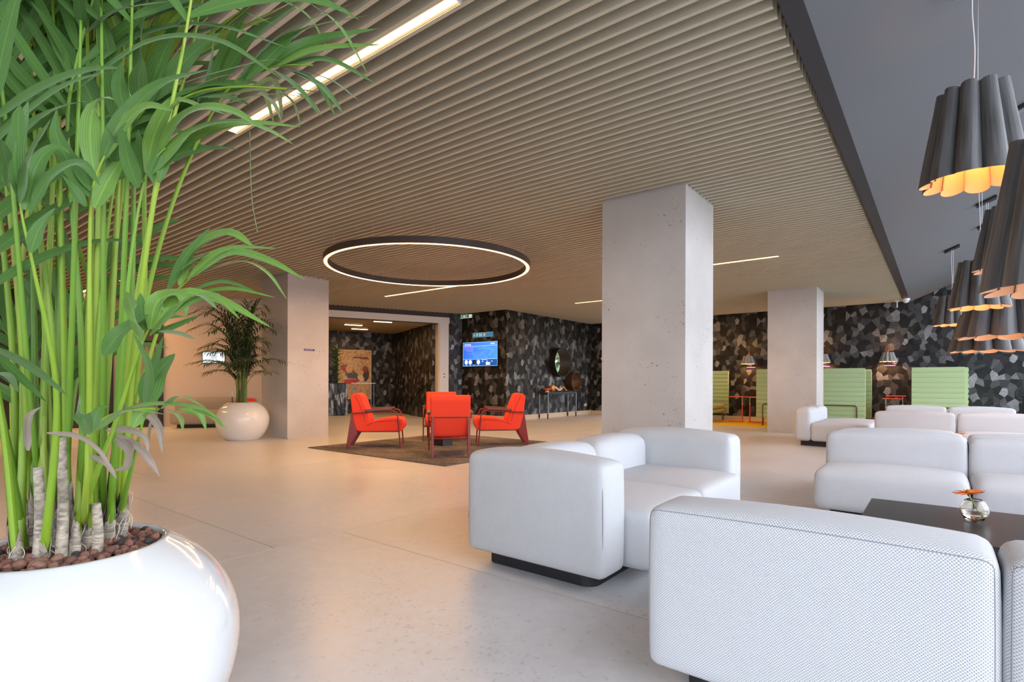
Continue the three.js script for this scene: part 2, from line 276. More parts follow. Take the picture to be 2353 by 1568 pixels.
// rear wall behind the viewpoint and glazed facades
function glazing(name, A, B, y0, top, n, label) {
  const L = Math.hypot(B[0] - A[0], B[1] - A[1]), turn = Math.atan2(-(B[1] - A[1]), B[0] - A[0]);
  const w = new THREE.Group(); w.name = name; scene.add(w); w.position.set(A[0], 0, A[1]); w.rotation.y = turn; tag(w, label, 'window', null, 'structure');
  const s = L / n;
  part('window_frame', merge([bx(0, L, y0, y0 + 0.06, -0.10, -0.02), bx(0, L, top - 0.06, top, -0.10, -0.02)]), M.frame, w);
  for (let i = 0; i <= n; i++) { const x = Math.min(L - 0.06, Math.max(0, i * s - 0.03)); part('mullion', bx(x, x + 0.06, y0 + 0.06, top - 0.06, -0.12, 0), M.frame, w); }
  for (let i = 0; i < n; i++) part('pane', bx(i * s + 0.03, (i + 1) * s - 0.03, y0 + 0.06, top - 0.06, -0.066, -0.062), M.glass, w);
  return w;
}
glazing('window_1', [2.6, -16], [2.6, 4.05], 0.02, 4.30, 9, 'tall glazed facade along the seating area');
glazing('window_2', [2.55, 4.0], [-2.4, 4.0], 0.02, 2.35, 3, 'glazed front behind the viewpoint');
struct('wall_front', merge([bx(-21, -2.4, 0, 3.1, 4.0, 4.2), bx(-2.4, 2.75, 2.35, 4.9, 4.0, 4.2)]), M.beige, 'beige wall behind the viewpoint', 'wall');
{
  const w = glazing('window_3', [-8.45, -16.05], [-5.30, -16.05], 0.02, 2.55, 2, 'glazed shopfront with white lettering seen in the mirror');
  for (const [txt, y] of [['BOCCA', 1.90], ['BUONA', 1.765]]) { const g = new TextGeometry(txt, { font, size: 0.105, depth: 0.003, curveSegments: 4 }); g.computeBoundingBox(); const wd = g.boundingBox.max.x; part('lettering', g.translate(1.03 - wd, y, -0.05), M.white, w, 'white lettering on the glass'); }
}
// outside: paving and trees beyond the glass
struct('ground', bx(-60, 60, -0.5, -0.21, -60, 60), std({ color: lin(0.34, 0.34, 0.33), roughness: 0.9 }), 'grey paving outside the building', 'ground');
const treeLeaf = leafy(0.13, 0.30, 0.05, 0.3), treeTrunk = std({ color: lin(0.10, 0.07, 0.05), roughness: 0.9 });
for (const [x, z, h] of [[-4.4, -20.2, 4.2], [-2.2, -23.4, 5], [-6.4, -23.6, 5.0]]) {
  const t = thing('tree', 'leafy green tree outside the shopfront, seen in the round mirror', 'tree', [x, -0.21, z], 0, 'trees beyond the shopfront');
  part('trunk', cyl(0.08, 0.13, h * 0.5, 0, h * 0.25, 0, 10), treeTrunk, t);
  const leaves = []; for (let i = 0; i < 900; i++) { const a = rnd() * 6.283, u = rnd() * 2 - 1, r = 1.5 * Math.cbrt(0.25 + rnd() * 0.75), q = new THREE.CircleGeometry(0.13 + rnd() * 0.07, 5); moved(q, 0, 0, 0, rnd() * 6, rnd() * 6, 0); q.translate(Math.cos(a) * Math.sqrt(1 - u * u) * r, h * 0.50 + u * r * 1.35, Math.sin(a) * Math.sqrt(1 - u * u) * r); leaves.push(q); }
  const c = part('crown', merge(leaves), treeLeaf, t); c.userData.kind = 'stuff';
}
// door with curtains on the far left
{
  const d = new THREE.Group(); d.name = 'door_2'; scene.add(d); const a = leftAt(3.25), L = 1.11; d.position.set(a[0], 0, a[1]); d.rotation.y = leftTurn; tag(d, 'dark framed glass door with taupe curtains', 'door', null, 'structure');
  part('door_frame', merge([bx(0, 0.09, 0, 2.05, -0.12, 0.03), bx(L - 0.09, L, 0, 2.05, -0.12, 0.03), bx(0.09, L - 0.09, 1.95, 2.05, -0.12, 0.03), bx(0.09, L - 0.09, 0, 0.16, -0.12, 0.03)]), M.frame, d);
  part('pane', bx(0.09, L - 0.09, 0.16, 1.95, -0.05, -0.045), M.glass, d);
  const taupe = std({ color: lin(0.30, 0.24, 0.21), roughness: 0.9 });
  for (let i = 0; i < 9; i++) part('curtain_fold', moved(new THREE.CylinderGeometry(0.055, 0.062, 1.76, 12), 0.15 + i * 0.103, 1.05, -0.14), taupe, d);
  part('back_panel', bx(0.02, L - 0.02, 0, 2.05, -0.26, -0.22), M.darkWall, d);
}

// ================================================================ LAMPS OF THE CEILING
function rectLight(parent, w, h, x, y, z, k, rot) { const l = new THREE.RectAreaLight(WARM, k, w, h); l.position.set(x, y, z); if (rot) l.rotation.copy(rot); else l.rotation.x = -Math.PI / 2; l.name = 'lamp_light'; parent.add(l); return l; }
function linear(x0, x1, z, label, lit = 1) {
  const o = thing('linear_light', label, 'ceiling light', [(x0 + x1) / 2, H, z], 0, 'linear lights set between the slats'), L = x1 - x0;
  part('housing', merge([bx(-L / 2, L / 2, 0.004, 0.075, -0.037, -0.031), bx(-L / 2, L / 2, 0.004, 0.075, 0.031, 0.037), bx(-L / 2 - 0.006, -L / 2, 0.0, 0.075, -0.037, 0.037), bx(L / 2, L / 2 + 0.006, 0.0, 0.075, -0.037, 0.037)]), M.offWhite, o);
  part('diffuser', bx(-L / 2, L / 2, 0.006, 0.03, -0.022, 0.022), M.led, o); for (const q of [-1, 1]) part('halo_lip', bx(-L / 2, L / 2, 0.008, 0.03, q > 0 ? 0.0222 : -0.031, q > 0 ? 0.031 : -0.0222), M.ledHalo, o);  // orange lips either side of the diffuser imitate its halo
  rectLight(o, L, 0.062, 0, 0.003, 0, LED * lit);
}
linear(-4.36, -1.95, -2.016, 'bright linear ceiling light behind the fronds of the large palm', 0.25);
linear(-9.93, -7.46, -8.016, 'linear ceiling light seen just below the ring lamp');
linear(-7.03, -4.60, -11.516, 'linear ceiling light partly hidden by the column, before the mirror wall');
linear(-4.36, -1.95, -9.116, 'linear ceiling light in front of the green booths', 0.6);
linear(-13.6, -11.2, -1.616, 'added unseen linear ceiling light in front of the curtained door', 1.6);  // added lamp out of view, for more warm light on the left
linear(-14.8, -12.4, -3.616, 'added unseen linear ceiling light before the dark wall, behind the palm', 1.6);  // added lamp concealed by the palm, to warm the left walls
linear(-7.4, -5.0, -14.216, 'linear ceiling light near the shopfront');
// ring
{
  const c = [-6.0, -5.66], R = 1.47, yb = 2.735, o = thing('ring_lamp', 'large hanging ring lamp with a warm glowing lower edge', 'pendant lamp', [c[0], yb, c[1]]);
  const prof = [[R - 0.033, 0.004], [R - 0.033, 0.085], [R + 0.033, 0.085], [R + 0.033, 0.004], [R + 0.017, 0.0], [R + 0.017, 0.006], [R - 0.017, 0.006], [R - 0.017, 0.0], [R - 0.033, 0.004]].map((p) => new THREE.Vector2(...p));
  const body = new THREE.LatheGeometry(prof, 96).toNonIndexed(); body.computeVertexNormals();
  part('ring_body', body, std({ color: lin(0.09, 0.07, 0.065), roughness: 0.45, metalness: 0.3, side: THREE.DoubleSide }), o);
  part('diffuser', new THREE.LatheGeometry([[R - 0.0165, 0.004], [R - 0.012, -0.007], [R + 0.012, -0.007], [R + 0.0165, 0.004]].map((p) => new THREE.Vector2(...p)), 128), M.led, o);
  for (const q of [-1, 1]) part('halo_lip', new THREE.LatheGeometry([[R + q * 0.0165, 0.0005], [R + q * 0.0285, -0.001]].map((p) => new THREE.Vector2(...p)), 128), M.ledHalo, o);  // glowing orange lips imitate the halo along the ring
  for (let i = 0; i < 12; i++) { const a = i / 12 * 6.2832 + 0.2; part('suspension_wire', cyl(0.0016, 0.0016, 0.163, Math.cos(a) * R, 0.085 + 0.0815, Math.sin(a) * R, 6), M.cord, o); }
  for (let i = 0; i < 16; i++) { const a = i / 16 * 6.2832, l = rectLight(o, 0.55, 0.033, Math.cos(a) * R, -0.010, Math.sin(a) * R, LED * 1.5); l.rotation.set(0, 0, 0); l.quaternion.setFromEuler(new THREE.Euler(-Math.PI / 2, 0, Math.PI / 2 - a, 'XYZ')); }
}
// corridor bars
for (const [a, b, l] of [[[-13.298, -9.284], [-13.119, -9.745], 'glowing bar on the corridor ceiling above the painting, the nearer of the close pair'], [[-14.163, -10.137], [-13.984, -10.599], 'glowing bar on the corridor ceiling above the painting, the one next to the end wall'], [[-11.937, -9.259], [-11.773, -9.70], 'glowing bar on the corridor ceiling just behind the doorway frame']]) {
  const o = thing('corridor_light', l, 'ceiling light', [(a[0] + b[0]) / 2, 2.70, (a[1] + b[1]) / 2], rotTurn);
  part('housing', bx(-0.25, 0.25, -0.03, 0, -0.035, 0.035), M.offWhite, o); part('diffuser', bx(-0.245, 0.245, -0.045, -0.03, -0.03, 0.03), M.led, o);
  rectLight(o, 0.49, 0.06, 0, -0.05, 0, LED * 1.6);
}

// ================================================================ SOFAS
function sofa(label, o, blocks, mat = M.cloth, group) {
  const t = thing('sofa', label, 'sofa', o, 0, group);
  for (const b of blocks) {
    const [kind, x0, x1, y0, y1, z0, z1] = b;
    if (kind === 'plinth') { const sh = new THREE.Shape(), r = 0.07, w = (x1 - x0) / 2, d = (z1 - z0) / 2; sh.moveTo(-w + r, -d); sh.lineTo(w - r, -d); sh.absarc(w - r, -d + r, r, -Math.PI / 2, 0); sh.lineTo(w, d - r); sh.absarc(w - r, d - r, r, 0, Math.PI / 2); sh.lineTo(-w + r, d); sh.absarc(-w + r, d - r, r, Math.PI / 2, Math.PI); sh.lineTo(-w, -d + r); sh.absarc(-w + r, -d + r, r, Math.PI, Math.PI * 1.5); const g = new THREE.ExtrudeGeometry(sh, { depth: y1 - y0, bevelEnabled: false, curveSegments: 8 }); g.rotateX(-Math.PI / 2); g.translate((x0 + x1) / 2, y0, (z0 + z1) / 2); part('plinth', rel(g, o), M.plinth, t); continue; }
    const r = kind === 'seat' ? 0.05 : kind === 'backrest' ? 0.055 : 0.045, s = kind === 'seat' ? [0.012, 0.030, 0.010] : kind === 'backrest' ? [0.010, 0.030, 0.010] : [0.010, 0.042, 0.010];
    part(kind, rel(soft(x0, x1, y0, y1, z0, z1, b[7] ?? r, s, 18), o), mat, t);
  }
  return t;
}
// stitched edge round the outer (+z) face of a block
function stitch(t, o, f) {
  const pts = []; for (let i = 0; i <= 14; i++) pts.push(f([-1, -0.9 + 1.86 * i / 14, 1])); for (let i = 1; i <= 30; i++) pts.push(f([-1 + 2 * i / 31, 1, 1])); for (let i = 14; i >= 0; i--) pts.push(f([1, -0.9 + 1.86 * i / 14, 1]));
  part('seam', rel(tube(pts, 0.0017, 220, 5), o), M.seam, t, 'stitched dark seam');
}
const S = 0.08;
{
  const o = [-1.65, 0, -3.35];
  const t = sofa('pale grey two-seat sofa with block arms facing the windows, a black tag on its side', o, [
    ['plinth', -2.06, -1.36, 0, S + 0.03, -4.30, -2.40],
    ['armrest', -2.13, -1.25, S, 0.635, -2.545, -2.30, 0.045], ['armrest', -2.13, -1.20, S, 0.635, -4.40, -4.125, 0.045],
    ['seat', -1.90, -1.12, S, 0.385, -3.33, -2.55], ['seat', -1.90, -1.12, S, 0.385, -4.12, -3.335],
    ['backrest', -2.13, -1.83, S + 0.02, 0.615, -3.33, -2.55, 0.085], ['backrest', -2.13, -1.83, S + 0.02, 0.615, -4.12, -3.335, 0.085]]);
  part('seam', rel(tube([[-1.262, 0.13, -2.318], [-1.258, 0.45, -2.312], [-1.265, 0.585, -2.318]], 0.002, 40, 5), o), M.seam, t);
  part('brand_tag', rel(bx(-2.145, -2.128, 0.245, 0.285, -2.345, -2.338), o), M.black, t, 'small black fabric tag with a white mark');
  part('tag_mark', rel(bx(-2.142, -2.134, 0.252, 0.278, -2.338, -2.3372), o), M.white, t);
}
function bench(label, mods, zb0, zb1, zs0, zs1, group) {       // backs between zb0..zb1, seats between zs0..zs1
  const x0 = mods[0][0], x1 = mods[mods.length - 1][1], z0 = Math.min(zb0, zs0), z1 = Math.max(zb1, zs1), o = [(x0 + x1) / 2, 0, (z0 + z1) / 2];
  const blocks = [['plinth', x0 + 0.09, x1 - 0.09, 0, S + 0.03, z0 + 0.10, z1 - 0.10]];
  for (const [a, b] of mods) blocks.push(['backrest', a, b, S, 0.615, zb0, zb1, 0.04], ['seat', a + 0.003, b - 0.003, S + 0.002, 0.385, zs0, zs1, 0.06]);
  const t = sofa(label, o, blocks, M.cloth, group);
  if (zb0 > zs0) for (const [a, b] of mods) stitch(t, o, softMap(a, b, S, 0.615, zb0, zb1, 0.04, [0.010, 0.030, 0.010]));
  return t;
}
bench('pale grey sofa seen from behind, its woven back with a stitched dark seam', [[-0.777, 0.116], [0.127, 1.02]], -2.00, -1.73, -2.72, -1.995);
bench('pale grey sofa behind the black coffee table that carries the clear flower vase', [[-0.755, 0.166], [0.178, 1.10]], -5.60, -5.28, -5.285, -4.68);
bench('pale grey sofa standing back to back with the one behind the coffee table', [[-0.735, 0.160], [0.185, 1.08]], -5.93, -5.645, -6.62, -5.925);
bench('pale grey sofa across from the second coffee table, its front towards the large palm', [[-0.755, 0.178], [0.20, 1.12]], -10.02, -9.70, -9.705, -9.10);
bench('pale grey sofa standing along the green booths, last of the rows of sofas', [[-0.79, 0.10], [0.13, 1.01]], -12.65, -12.36, -12.365, -11.75);
sofa('pale grey open-ended sofa beside the column in front of the green booths', [-1.38, 0, -10.95], [
  ['plinth', -1.84, -0.98, 0, S + 0.03, -11.72, -10.20],
  ['backrest', -1.92, -1.66, S, 0.61, -10.95, -10.10, 0.07], ['backrest', -1.92, -1.66, S, 0.61, -11.81, -10.955, 0.07],
  ['seat', -1.665, -0.84, S + 0.002, 0.385, -10.95, -10.10], ['seat', -1.665, -0.84, S + 0.002, 0.385, -11.81, -10.955]]);
{
  const t = thing('sofa', 'beige sofa against the beige wall behind the small palm bowl', 'sofa', [...(() => { const p = leftAt(1.0, -0.34); return [p[0], 0, p[1]]; })()], leftTurn);
  part('plinth', bx(-0.72, 0.72, 0, 0.09, -0.22, 0.16), M.plinth, t); part('seat', soft(-0.85, 0.85, 0.08, 0.38, -0.1, 0.26, 0.07, [0, 0.02, 0.01]), M.clothBeige, t); part('backrest', soft(-0.85, 0.85, 0.08, 0.64, -0.31, -0.1, 0.07, [0, 0.03, 0.01]), M.clothBeige, t);
  const p = leftAt(0.36, -0.36); const c = single('cushion', soft(-0.2, 0.2, 0, 0.25, -0.05, 0.05, 0.045, [0, 0, 0.02]), M.red, 'red cushion on the beige sofa', 'cushion'); c.position.set(p[0], 0.40, p[1]); c.rotation.y = leftTurn;
}

// ================================================================ COFFEE TABLES, VASES
function coffeeTable(x, z, label, group) {
  const t = thing('coffee_table', label, 'coffee table', [x, 0, z], 0, group);
  part('table_top', bx(-0.62, 0.95, 0.305, 0.34, -0.425, 0.425), M.blackWood, t);
  part('table_box', merge([bx(-0.60, 0.93, 0.10, 0.305, -0.40, -0.38), bx(-0.60, 0.93, 0.10, 0.305, 0.38, 0.40), bx(-0.60, -0.58, 0.10, 0.305, -0.38, 0.38), bx(0.91, 0.93, 0.10, 0.305, -0.38, 0.38)]), M.blackWood, t);
  for (let i = 0; i < 3; i++) part('shelf_board', bx(-0.58, 0.91, 0.13 + i * 0.06, 0.14 + i * 0.06, 0.40, 0.412), M.blackWood, t);
  part('lower_top', bx(-1.07, -0.60, 0.185, 0.22, -0.425, 0.425), M.blackWood, t);
  part('plinth', bx(-1.0, 0.88, 0, 0.165, -0.36, 0.36), M.plinth, t);
  return t;
}
const T1 = coffeeTable(0.30, -3.515, 'black wooden coffee table with a raised top, under the clear vase with the orange gerbera');
coffeeTable(0.30, -7.75, 'black wooden coffee table in the second row of sofas');
const petalMat = [std({ color: lin(0.85, 0.12, 0.02), roughness: 0.6 }), std({ color: lin(0.95, 0.33, 0.02), roughness: 0.6 })], stalkMat = std({ color: lin(0.22, 0.33, 0.06), roughness: 0.5 });
const vaseGlass = phys({ color: lin(1, 0.96, 0.90), transmission: 1, roughness: 0.02, thickness: 0.01, ior: 1.45 });
const water = phys({ color: lin(1, 0.98, 0.94), transmission: 1, roughness: 0.0, thickness: 0.05, ior: 1.33 });
function vase(x, y, z, label, fl) {
  const v = thing('vase', label, 'vase', [x, y, z], 0);
  const prof = [[0.0, 0.004], [0.026, 0.004], [0.036, 0.010], [0.052, 0.035], [0.059, 0.058], [0.055, 0.082], [0.042, 0.105], [0.034, 0.114], [0.0315, 0.114], [0.039, 0.104], [0.0515, 0.081], [0.055, 0.058], [0.048, 0.036], [0.032, 0.014], [0.0, 0.012]].map((p) => new THREE.Vector2(...p));
  part('vase_body', smooth(new THREE.LatheGeometry(prof, 40)), vaseGlass, v);
  part('water', smooth(new THREE.LatheGeometry([[0, 0.0135], [0.031, 0.016], [0.0465, 0.037], [0.052, 0.055], [0.0, 0.0551]].map((p) => new THREE.Vector2(...p)), 32)), water, v);
  const f = thing('gerbera', fl, 'flower', [x - 0.018, y + 0.13, z]);
  part('stalk', tube([[0.05, -0.112, 0.005], [0.035, -0.08, 0.004], [0.012, -0.03, 0], [-0.004, 0.0, 0]], 0.0032, 24, 6), stalkMat, f);
  part('calyx', moved(new THREE.ConeGeometry(0.016, 0.022, 14), -0.005, 0.006, 0, 0, Math.PI), std({ color: lin(0.10, 0.22, 0.03), roughness: 0.6 }), f);
  part('flower_heart', moved(new THREE.SphereGeometry(0.012, 14, 8), -0.006, 0.019, 0), std({ color: lin(0.5, 0.10, 0.01), roughness: 0.8 }), f);
  for (let i = 0; i < 26; i++) { const a = i / 26 * 6.283 * 1.0 + rnd() * 0.1, L = 0.050 + rnd() * 0.010, up = 0.0010 * rnd(), w = 0.0062, tilt = 0.012 * Math.cos(a + 0.3) + 0.004 * rnd();
    const P = [], I = []; for (let k = 0; k <= 5; k++) { const s = k / 5, ww = w * Math.sin(Math.PI * (0.15 + s * 0.80)); const cx = 0.010 + s * L, yy = 0.014 + up * s * s * 4 + tilt * s; for (const q of [-1, 0, 1]) P.push(Math.cos(a) * cx - Math.sin(a) * ww * q - 0.006, yy + (q ? 0.001 : -0.001), Math.sin(a) * cx + Math.cos(a) * ww * q); }
    for (let k = 0; k < 5; k++) for (let q = 0; q < 2; q++) { const b = k * 3 + q; I.push(b, b + 3, b + 1, b + 1, b + 3, b + 4); }
    const g = new THREE.BufferGeometry(); g.setAttribute('position', new THREE.Float32BufferAttribute(P, 3)); g.setIndex(I); g.computeVertexNormals(); part('petal', g, petalMat[i % 3 === 0 ? 1 : 0].clone(), f).material.side = THREE.DoubleSide; }
}
vase(0.140, 0.34, -3.575, 'small clear round glass vase on the black coffee table, holding the large gerbera', 'orange gerbera in the clear vase on the nearer black coffee table');
vase(0.185, 0.34, -7.72, 'small glass vase glimpsed between the backs of the second row of sofas', 'orange flower glimpsed between the backs of the second row of sofas');

// ================================================================ RUG, RED CHAIRS
single('rug', (() => { const g = bx(-7.77, -4.76, 0, 0.012, -7.84, -4.765); return g; })(), M.rug, 'mottled brown rug under the red armchairs', 'rug');
function shapeOf(pts, curve = 0) { const s = new THREE.Shape(); if (!curve) { s.setFromPoints(pts.map((p) => new THREE.Vector2(...p))); return s; } const c = new THREE.SplineCurve([...pts, pts[0]].map((p) => new THREE.Vector2(...p))); s.setFromPoints(c.getPoints(pts.length * 6)); return s; }
function slab(pts, w, bevel, curve = 0) { const g = new THREE.ExtrudeGeometry(shapeOf(pts, curve), { depth: w - 2 * bevel, bevelEnabled: bevel > 0, bevelThickness: bevel, bevelSize: bevel, bevelSegments: 3, curveSegments: 8 }); g.translate(-0.41, 0, -w / 2 + bevel); return g; }
function redChair(label, pos, turn, group) {
  const t = thing('armchair', label, 'armchair', pos, turn, group);
  const round = (pts, r) => { const out = []; const n = pts.length; for (let i = 0; i < n; i++) { const a = new THREE.Vector2(...pts[(i + n - 1) % n]), b = new THREE.Vector2(...pts[i]), c = new THREE.Vector2(...pts[(i + 1) % n]), q = Math.min(r, a.distanceTo(b) * 0.45, c.distanceTo(b) * 0.45), p0 = b.clone().add(a.clone().sub(b).setLength(q)), p1 = b.clone().add(c.clone().sub(b).setLength(q)); for (let k = 0; k <= 5; k++) { const s = k / 5; out.push([(1 - s) ** 2 * p0.x + 2 * s * (1 - s) * b.x + s * s * p1.x, (1 - s) ** 2 * p0.y + 2 * s * (1 - s) * b.y + s * s * p1.y]); } } return out; };
  const seat = round([[0.20, 0.265], [0.84, 0.265], [0.872, 0.36], [0.845, 0.435], [0.70, 0.448], [0.52, 0.425], [0.38, 0.385], [0.30, 0.345]], 0.05);
  part('seat', slab(seat, 0.54, 0.016), M.red, t);
  part('backrest', slab(round([[0.165, 0.285], [0.215, 0.265], [0.345, 0.40], [0.335, 0.45], [0.245, 0.72], [0.195, 0.825], [0.105, 0.825], [0.078, 0.78], [0.11, 0.50]], 0.035), 0.54, 0.016), M.red, t);
  for (const s of [-1, 1]) {
    const z = s * 0.272;
    part('piping', tube([[0.345, 0.40, z], [0.30, 0.56, z], [0.23, 0.73, z], [0.185, 0.80, z]].map((p) => [p[0] - 0.41 - 0.055, p[1], p[2]]), 0.003, 30, 5), M.redMetal, t);
    part('piping', tube([[0.30, 0.355, z], [0.42, 0.405, z], [0.60, 0.425, z], [0.80, 0.415, z], [0.845, 0.35, z]].map((p) => [p[0] - 0.41, p[1] - 0.012, p[2]]), 0.003, 30, 5), M.redMetal, t);
    const lg = new THREE.ExtrudeGeometry(shapeOf([[0, 0], [0.036, 0], [0.165, 0.225], [0.15, 0.33], [0.118, 0.545], [0.082, 0.545]]), { depth: 0.022, bevelEnabled: true, bevelThickness: 0.006, bevelSize: 0.004, bevelSegments: 2 }); lg.translate(-0.41, 0, s * 0.245 - 0.011);
    part('rear_leg', lg, M.redMetal, t);
    part('front_leg', bent([[0.825 - 0.41, 0, s * 0.30], [0.775 - 0.41, 0.572, s * 0.305], [0.09 - 0.41, 0.535, s * 0.285]], 0.0115, 0.07), M.redMetal, t);
    part('arm_pad', rbox(0.40, 0.034, 0.052, 0.008, 0.49 - 0.41, 0.588, s * 0.302, 0, 0, 0.04), M.walnut, t, 'dark walnut arm pad');
    part('side_rail', rod([0.16 - 0.41, 0.252, s * 0.25], [0.815 - 0.41, 0.252, s * 0.29], 0.0105), M.redMetal, t);
  }
  part('cross_bar', merge([rod([0.09 - 0.41, 0.535, -0.29], [0.09 - 0.41, 0.535, 0.29], 0.0105), rod([0.155 - 0.41, 0.238, -0.25], [0.155 - 0.41, 0.238, 0.25], 0.0105), rod([0.80 - 0.41, 0.252, -0.29], [0.80 - 0.41, 0.252, 0.29], 0.0105)]), M.redMetal, t);
  return t;
}
const chair0 = redChair('red armchair on the rug corner nearest the column with the plaque', [-7.07, 0.018, -5.515], Math.PI / 4, 'red armchairs round the small black table');
dup(chair0, 'red armchair with its back turned to the pale sofa', [-5.50, 0.018, -5.60], 136 * Math.PI / 180);
dup(chair0, 'red armchair in front of the mirror wall, its back towards the cement column', [-5.70, 0.018, -7.03], -135 * Math.PI / 180);
dup(chair0, 'red armchair mostly hidden behind the one with its back turned', [-7.08, 0.018, -6.98], -Math.PI / 4);
{
  const t = thing('side_table', 'small black table with a tapered foot between the red armchairs', 'table', [-6.36, 0.012, -6.31]);
  part('foot', moved(new THREE.CylinderGeometry(0.13, 0.165, 0.16, 4), 0, 0.08, 0, Math.PI / 4), std({ color: lin(0.02, 0.02, 0.022), roughness: 0.4, flatShading: true }), t); part('stem', cyl(0.05, 0.07, 0.22, 0, 0.27, 0), M.black, t); part('table_top', cyl(0.26, 0.255, 0.022, 0, 0.391, 0, 40), M.blackGloss, t);
}

// ================================================================ GREEN BOOTHS
function quilted(w, h, t, n, b = 0.016) {                     // slab in the x-y plane, thickness along z, horizontal channels
  const c = h / n, pts = []; for (let i = 0; i < n; i++) for (let k = 0; k < 7; k++) pts.push([t / 2 - b + b * Math.pow(Math.sin(Math.PI * k / 7), 0.6), i * c + c * k / 7]); pts.push([t / 2 - b, h]);
  const s = new THREE.Shape([...pts, ...pts.map(([a, y]) => [-a, y]).reverse()].map((p) => new THREE.Vector2(...p)));
  const g = new THREE.ExtrudeGeometry(s, { depth: w, bevelEnabled: false }); g.rotateY(Math.PI / 2); return g;   // now x: 0..w, z: thickness
}
function booth(label, x, z, turn) {                           // faces +x, open front at x = 0
  const o = thing('booth', label, 'booth sofa', [x, 0.011, z], turn, 'green high-backed booths on the yellow rugs'), D = 0.86, hz = 0.70, y0 = 0.19, h = 1.17;
  for (const s of [1, -1]) {
    const g = quilted(D, h, 0.07, 11); g.translate(-D, y0, s * hz); const p = part('side_panel', g, M.green, o);
    part('piping', bent([[0, y0, s * hz], [0, y0 + h, s * hz], [-D, y0 + h, s * hz]], 0.010, 0.02, 6), M.green, p);
    part('tube_leg', bent([[-0.15, 0, s * (hz + 0.055)], [-0.15, 0.535, s * (hz + 0.055)], [-D + 0.06, 0.535, s * (hz + 0.055)], [-D + 0.06, 0, s * (hz + 0.055)]], 0.012, 0.06), M.rust, o);
  }
  const b = quilted(2 * hz, h, 0.08, 11); b.rotateY(Math.PI / 2); b.translate(-D - 0.02, y0, hz); part('back_panel', b, M.green, o);
  part('seat_base', soft(-D + 0.05, -0.07, 0.235, 0.33, -hz + 0.06, hz - 0.06, 0.03, [0, 0, 0], 8), M.greenSeat, o);
  part('seat', soft(-D + 0.05, -0.08, 0.33, 0.46, -hz + 0.06, hz - 0.06, 0.055, [0, 0.012, 0], 10), M.greenSeat, o);
  for (const [lx, lz] of [[-0.12, 0.55], [-0.12, -0.55], [-0.76, 0.55], [-0.76, -0.55]]) part('leg', rod([lx, 0, lz], [lx, 0.24, lz], 0.012), M.rust, o);
}
booth('green booth at the end away from the windows, half hidden by the big column', -4.60, -14.92, 0);
booth('green booth half hidden behind the column with the open-ended sofa', -3.52, -14.92, Math.PI);
booth('green booth emerging from behind the column, with a brown tube loop on its side', -1.28, -14.92, 0);
booth('green booth standing behind the rows of sofas, nearest the windows', -0.455, -14.92, Math.PI);
for (const [a, b, l] of [[-5.6, -2.55, 'bright yellow rug under the pair of booths between the two columns'], [-2.3, 0.55, 'bright yellow rug under the pair of booths behind the sofas']]) single('rug', bx(a, b, 0, 0.010, -15.9, -13.72), M.yellow, l, 'rug');
function coralTable(x, z, h, s, label) {
  const t = thing('pedestal_table', label, 'side table', [x, 0.010, z], 0, 'coral tables between the green booths');
  part('table_top', rbox(0.38, 0.022, 0.36, 0.010, s * 0.13, h, 0), M.coral, t); part('upper_pole', rod([0, h * 0.7, 0], [0, h, 0], 0.011), M.chrome, t); part('lower_pole', rod([0, 0.01, 0], [0, h * 0.72, 0], 0.018), M.coral, t); part('clamp', cyl(0.022, 0.022, 0.03, 0, h * 0.72, 0, 12), M.chrome, t); part('base', rbox(0.36, 0.014, 0.26, 0.006, s * 0.14, 0.008, 0), M.coral, t);
}
coralTable(-4.14, -15.28, 0.665, -1, 'coral pedestal table with its top reaching to the booth behind the big column');
coralTable(-3.95, -15.28, 0.66, 1, 'coral pedestal table with its top reaching to the booth behind the far column');
coralTable(-0.96, -15.10, 0.685, 1, 'coral pedestal table above the sofa back, the lower of two overlapping tops');
coralTable(-0.66, -15.40, 0.74, -1, 'coral pedestal table above the sofa back, the higher of two overlapping tops');

// ================================================================ CORRUGATED LAMPS
function petals(t, n, Rt, Rb, h, y0, mat = M.veneer) {        // a ring of tapering half-tubes, y0 is the lower edge
  const make = (sk, inner) => {
    const P = [], U = [], I = [], NU = 12, NV = 6;
    for (let j = 0; j <= NV; j++) for (let i = 0; i <= NU; i++) {
      const v = j / NV, u = i / NU * 2 - 1, R = THREE.MathUtils.lerp(Rt, Rb, v), w = R * Math.tan(Math.PI / n) / (1 + 1.1 * Math.tan(Math.PI / n)) * 1.02, Rc = R - w * 1.15, ph = u * 1.62, k = inner ? 0.985 : 1;
      const ta = w * k * Math.sin(ph), ra = Rc + w * 1.15 * k * Math.cos(ph) - (inner ? 0.003 : 0);
      P.push(ra, y0 + h * (1 - v) - (v > 0.99 ? 0.016 * Rb / 0.26 * Math.cos(ph) : 0) + (v < 0.01 ? 0.012 * Math.cos(ph) : 0), ta); U.push(i / NU * 0.35 + sk, v);
    }
    for (let j = 0; j < NV; j++) for (let i = 0; i < NU; i++) { const a = j * (NU + 1) + i, b = a + NU + 1; I.push(a, a + 1, b, a + 1, b + 1, b); }
    const g = new THREE.BufferGeometry(); g.setAttribute('position', new THREE.Float32BufferAttribute(P, 3)); g.setAttribute('uv', new THREE.Float32BufferAttribute(U, 2)); g.setIndex(I); g.computeVertexNormals(); return g;
  };
  const go = make(0, false), gi = make(0, true);
  for (let i = 0; i < n; i++) { const m = part('shade_petal', go, mat, t); m.rotation.y = i / n * 6.2832 + 0.17; part('petal_lining', gi, M.veneerIn, m, 'pale wood lining'); }
}
M.veneer.side = THREE.DoubleSide; M.veneerIn.side = THREE.DoubleSide;
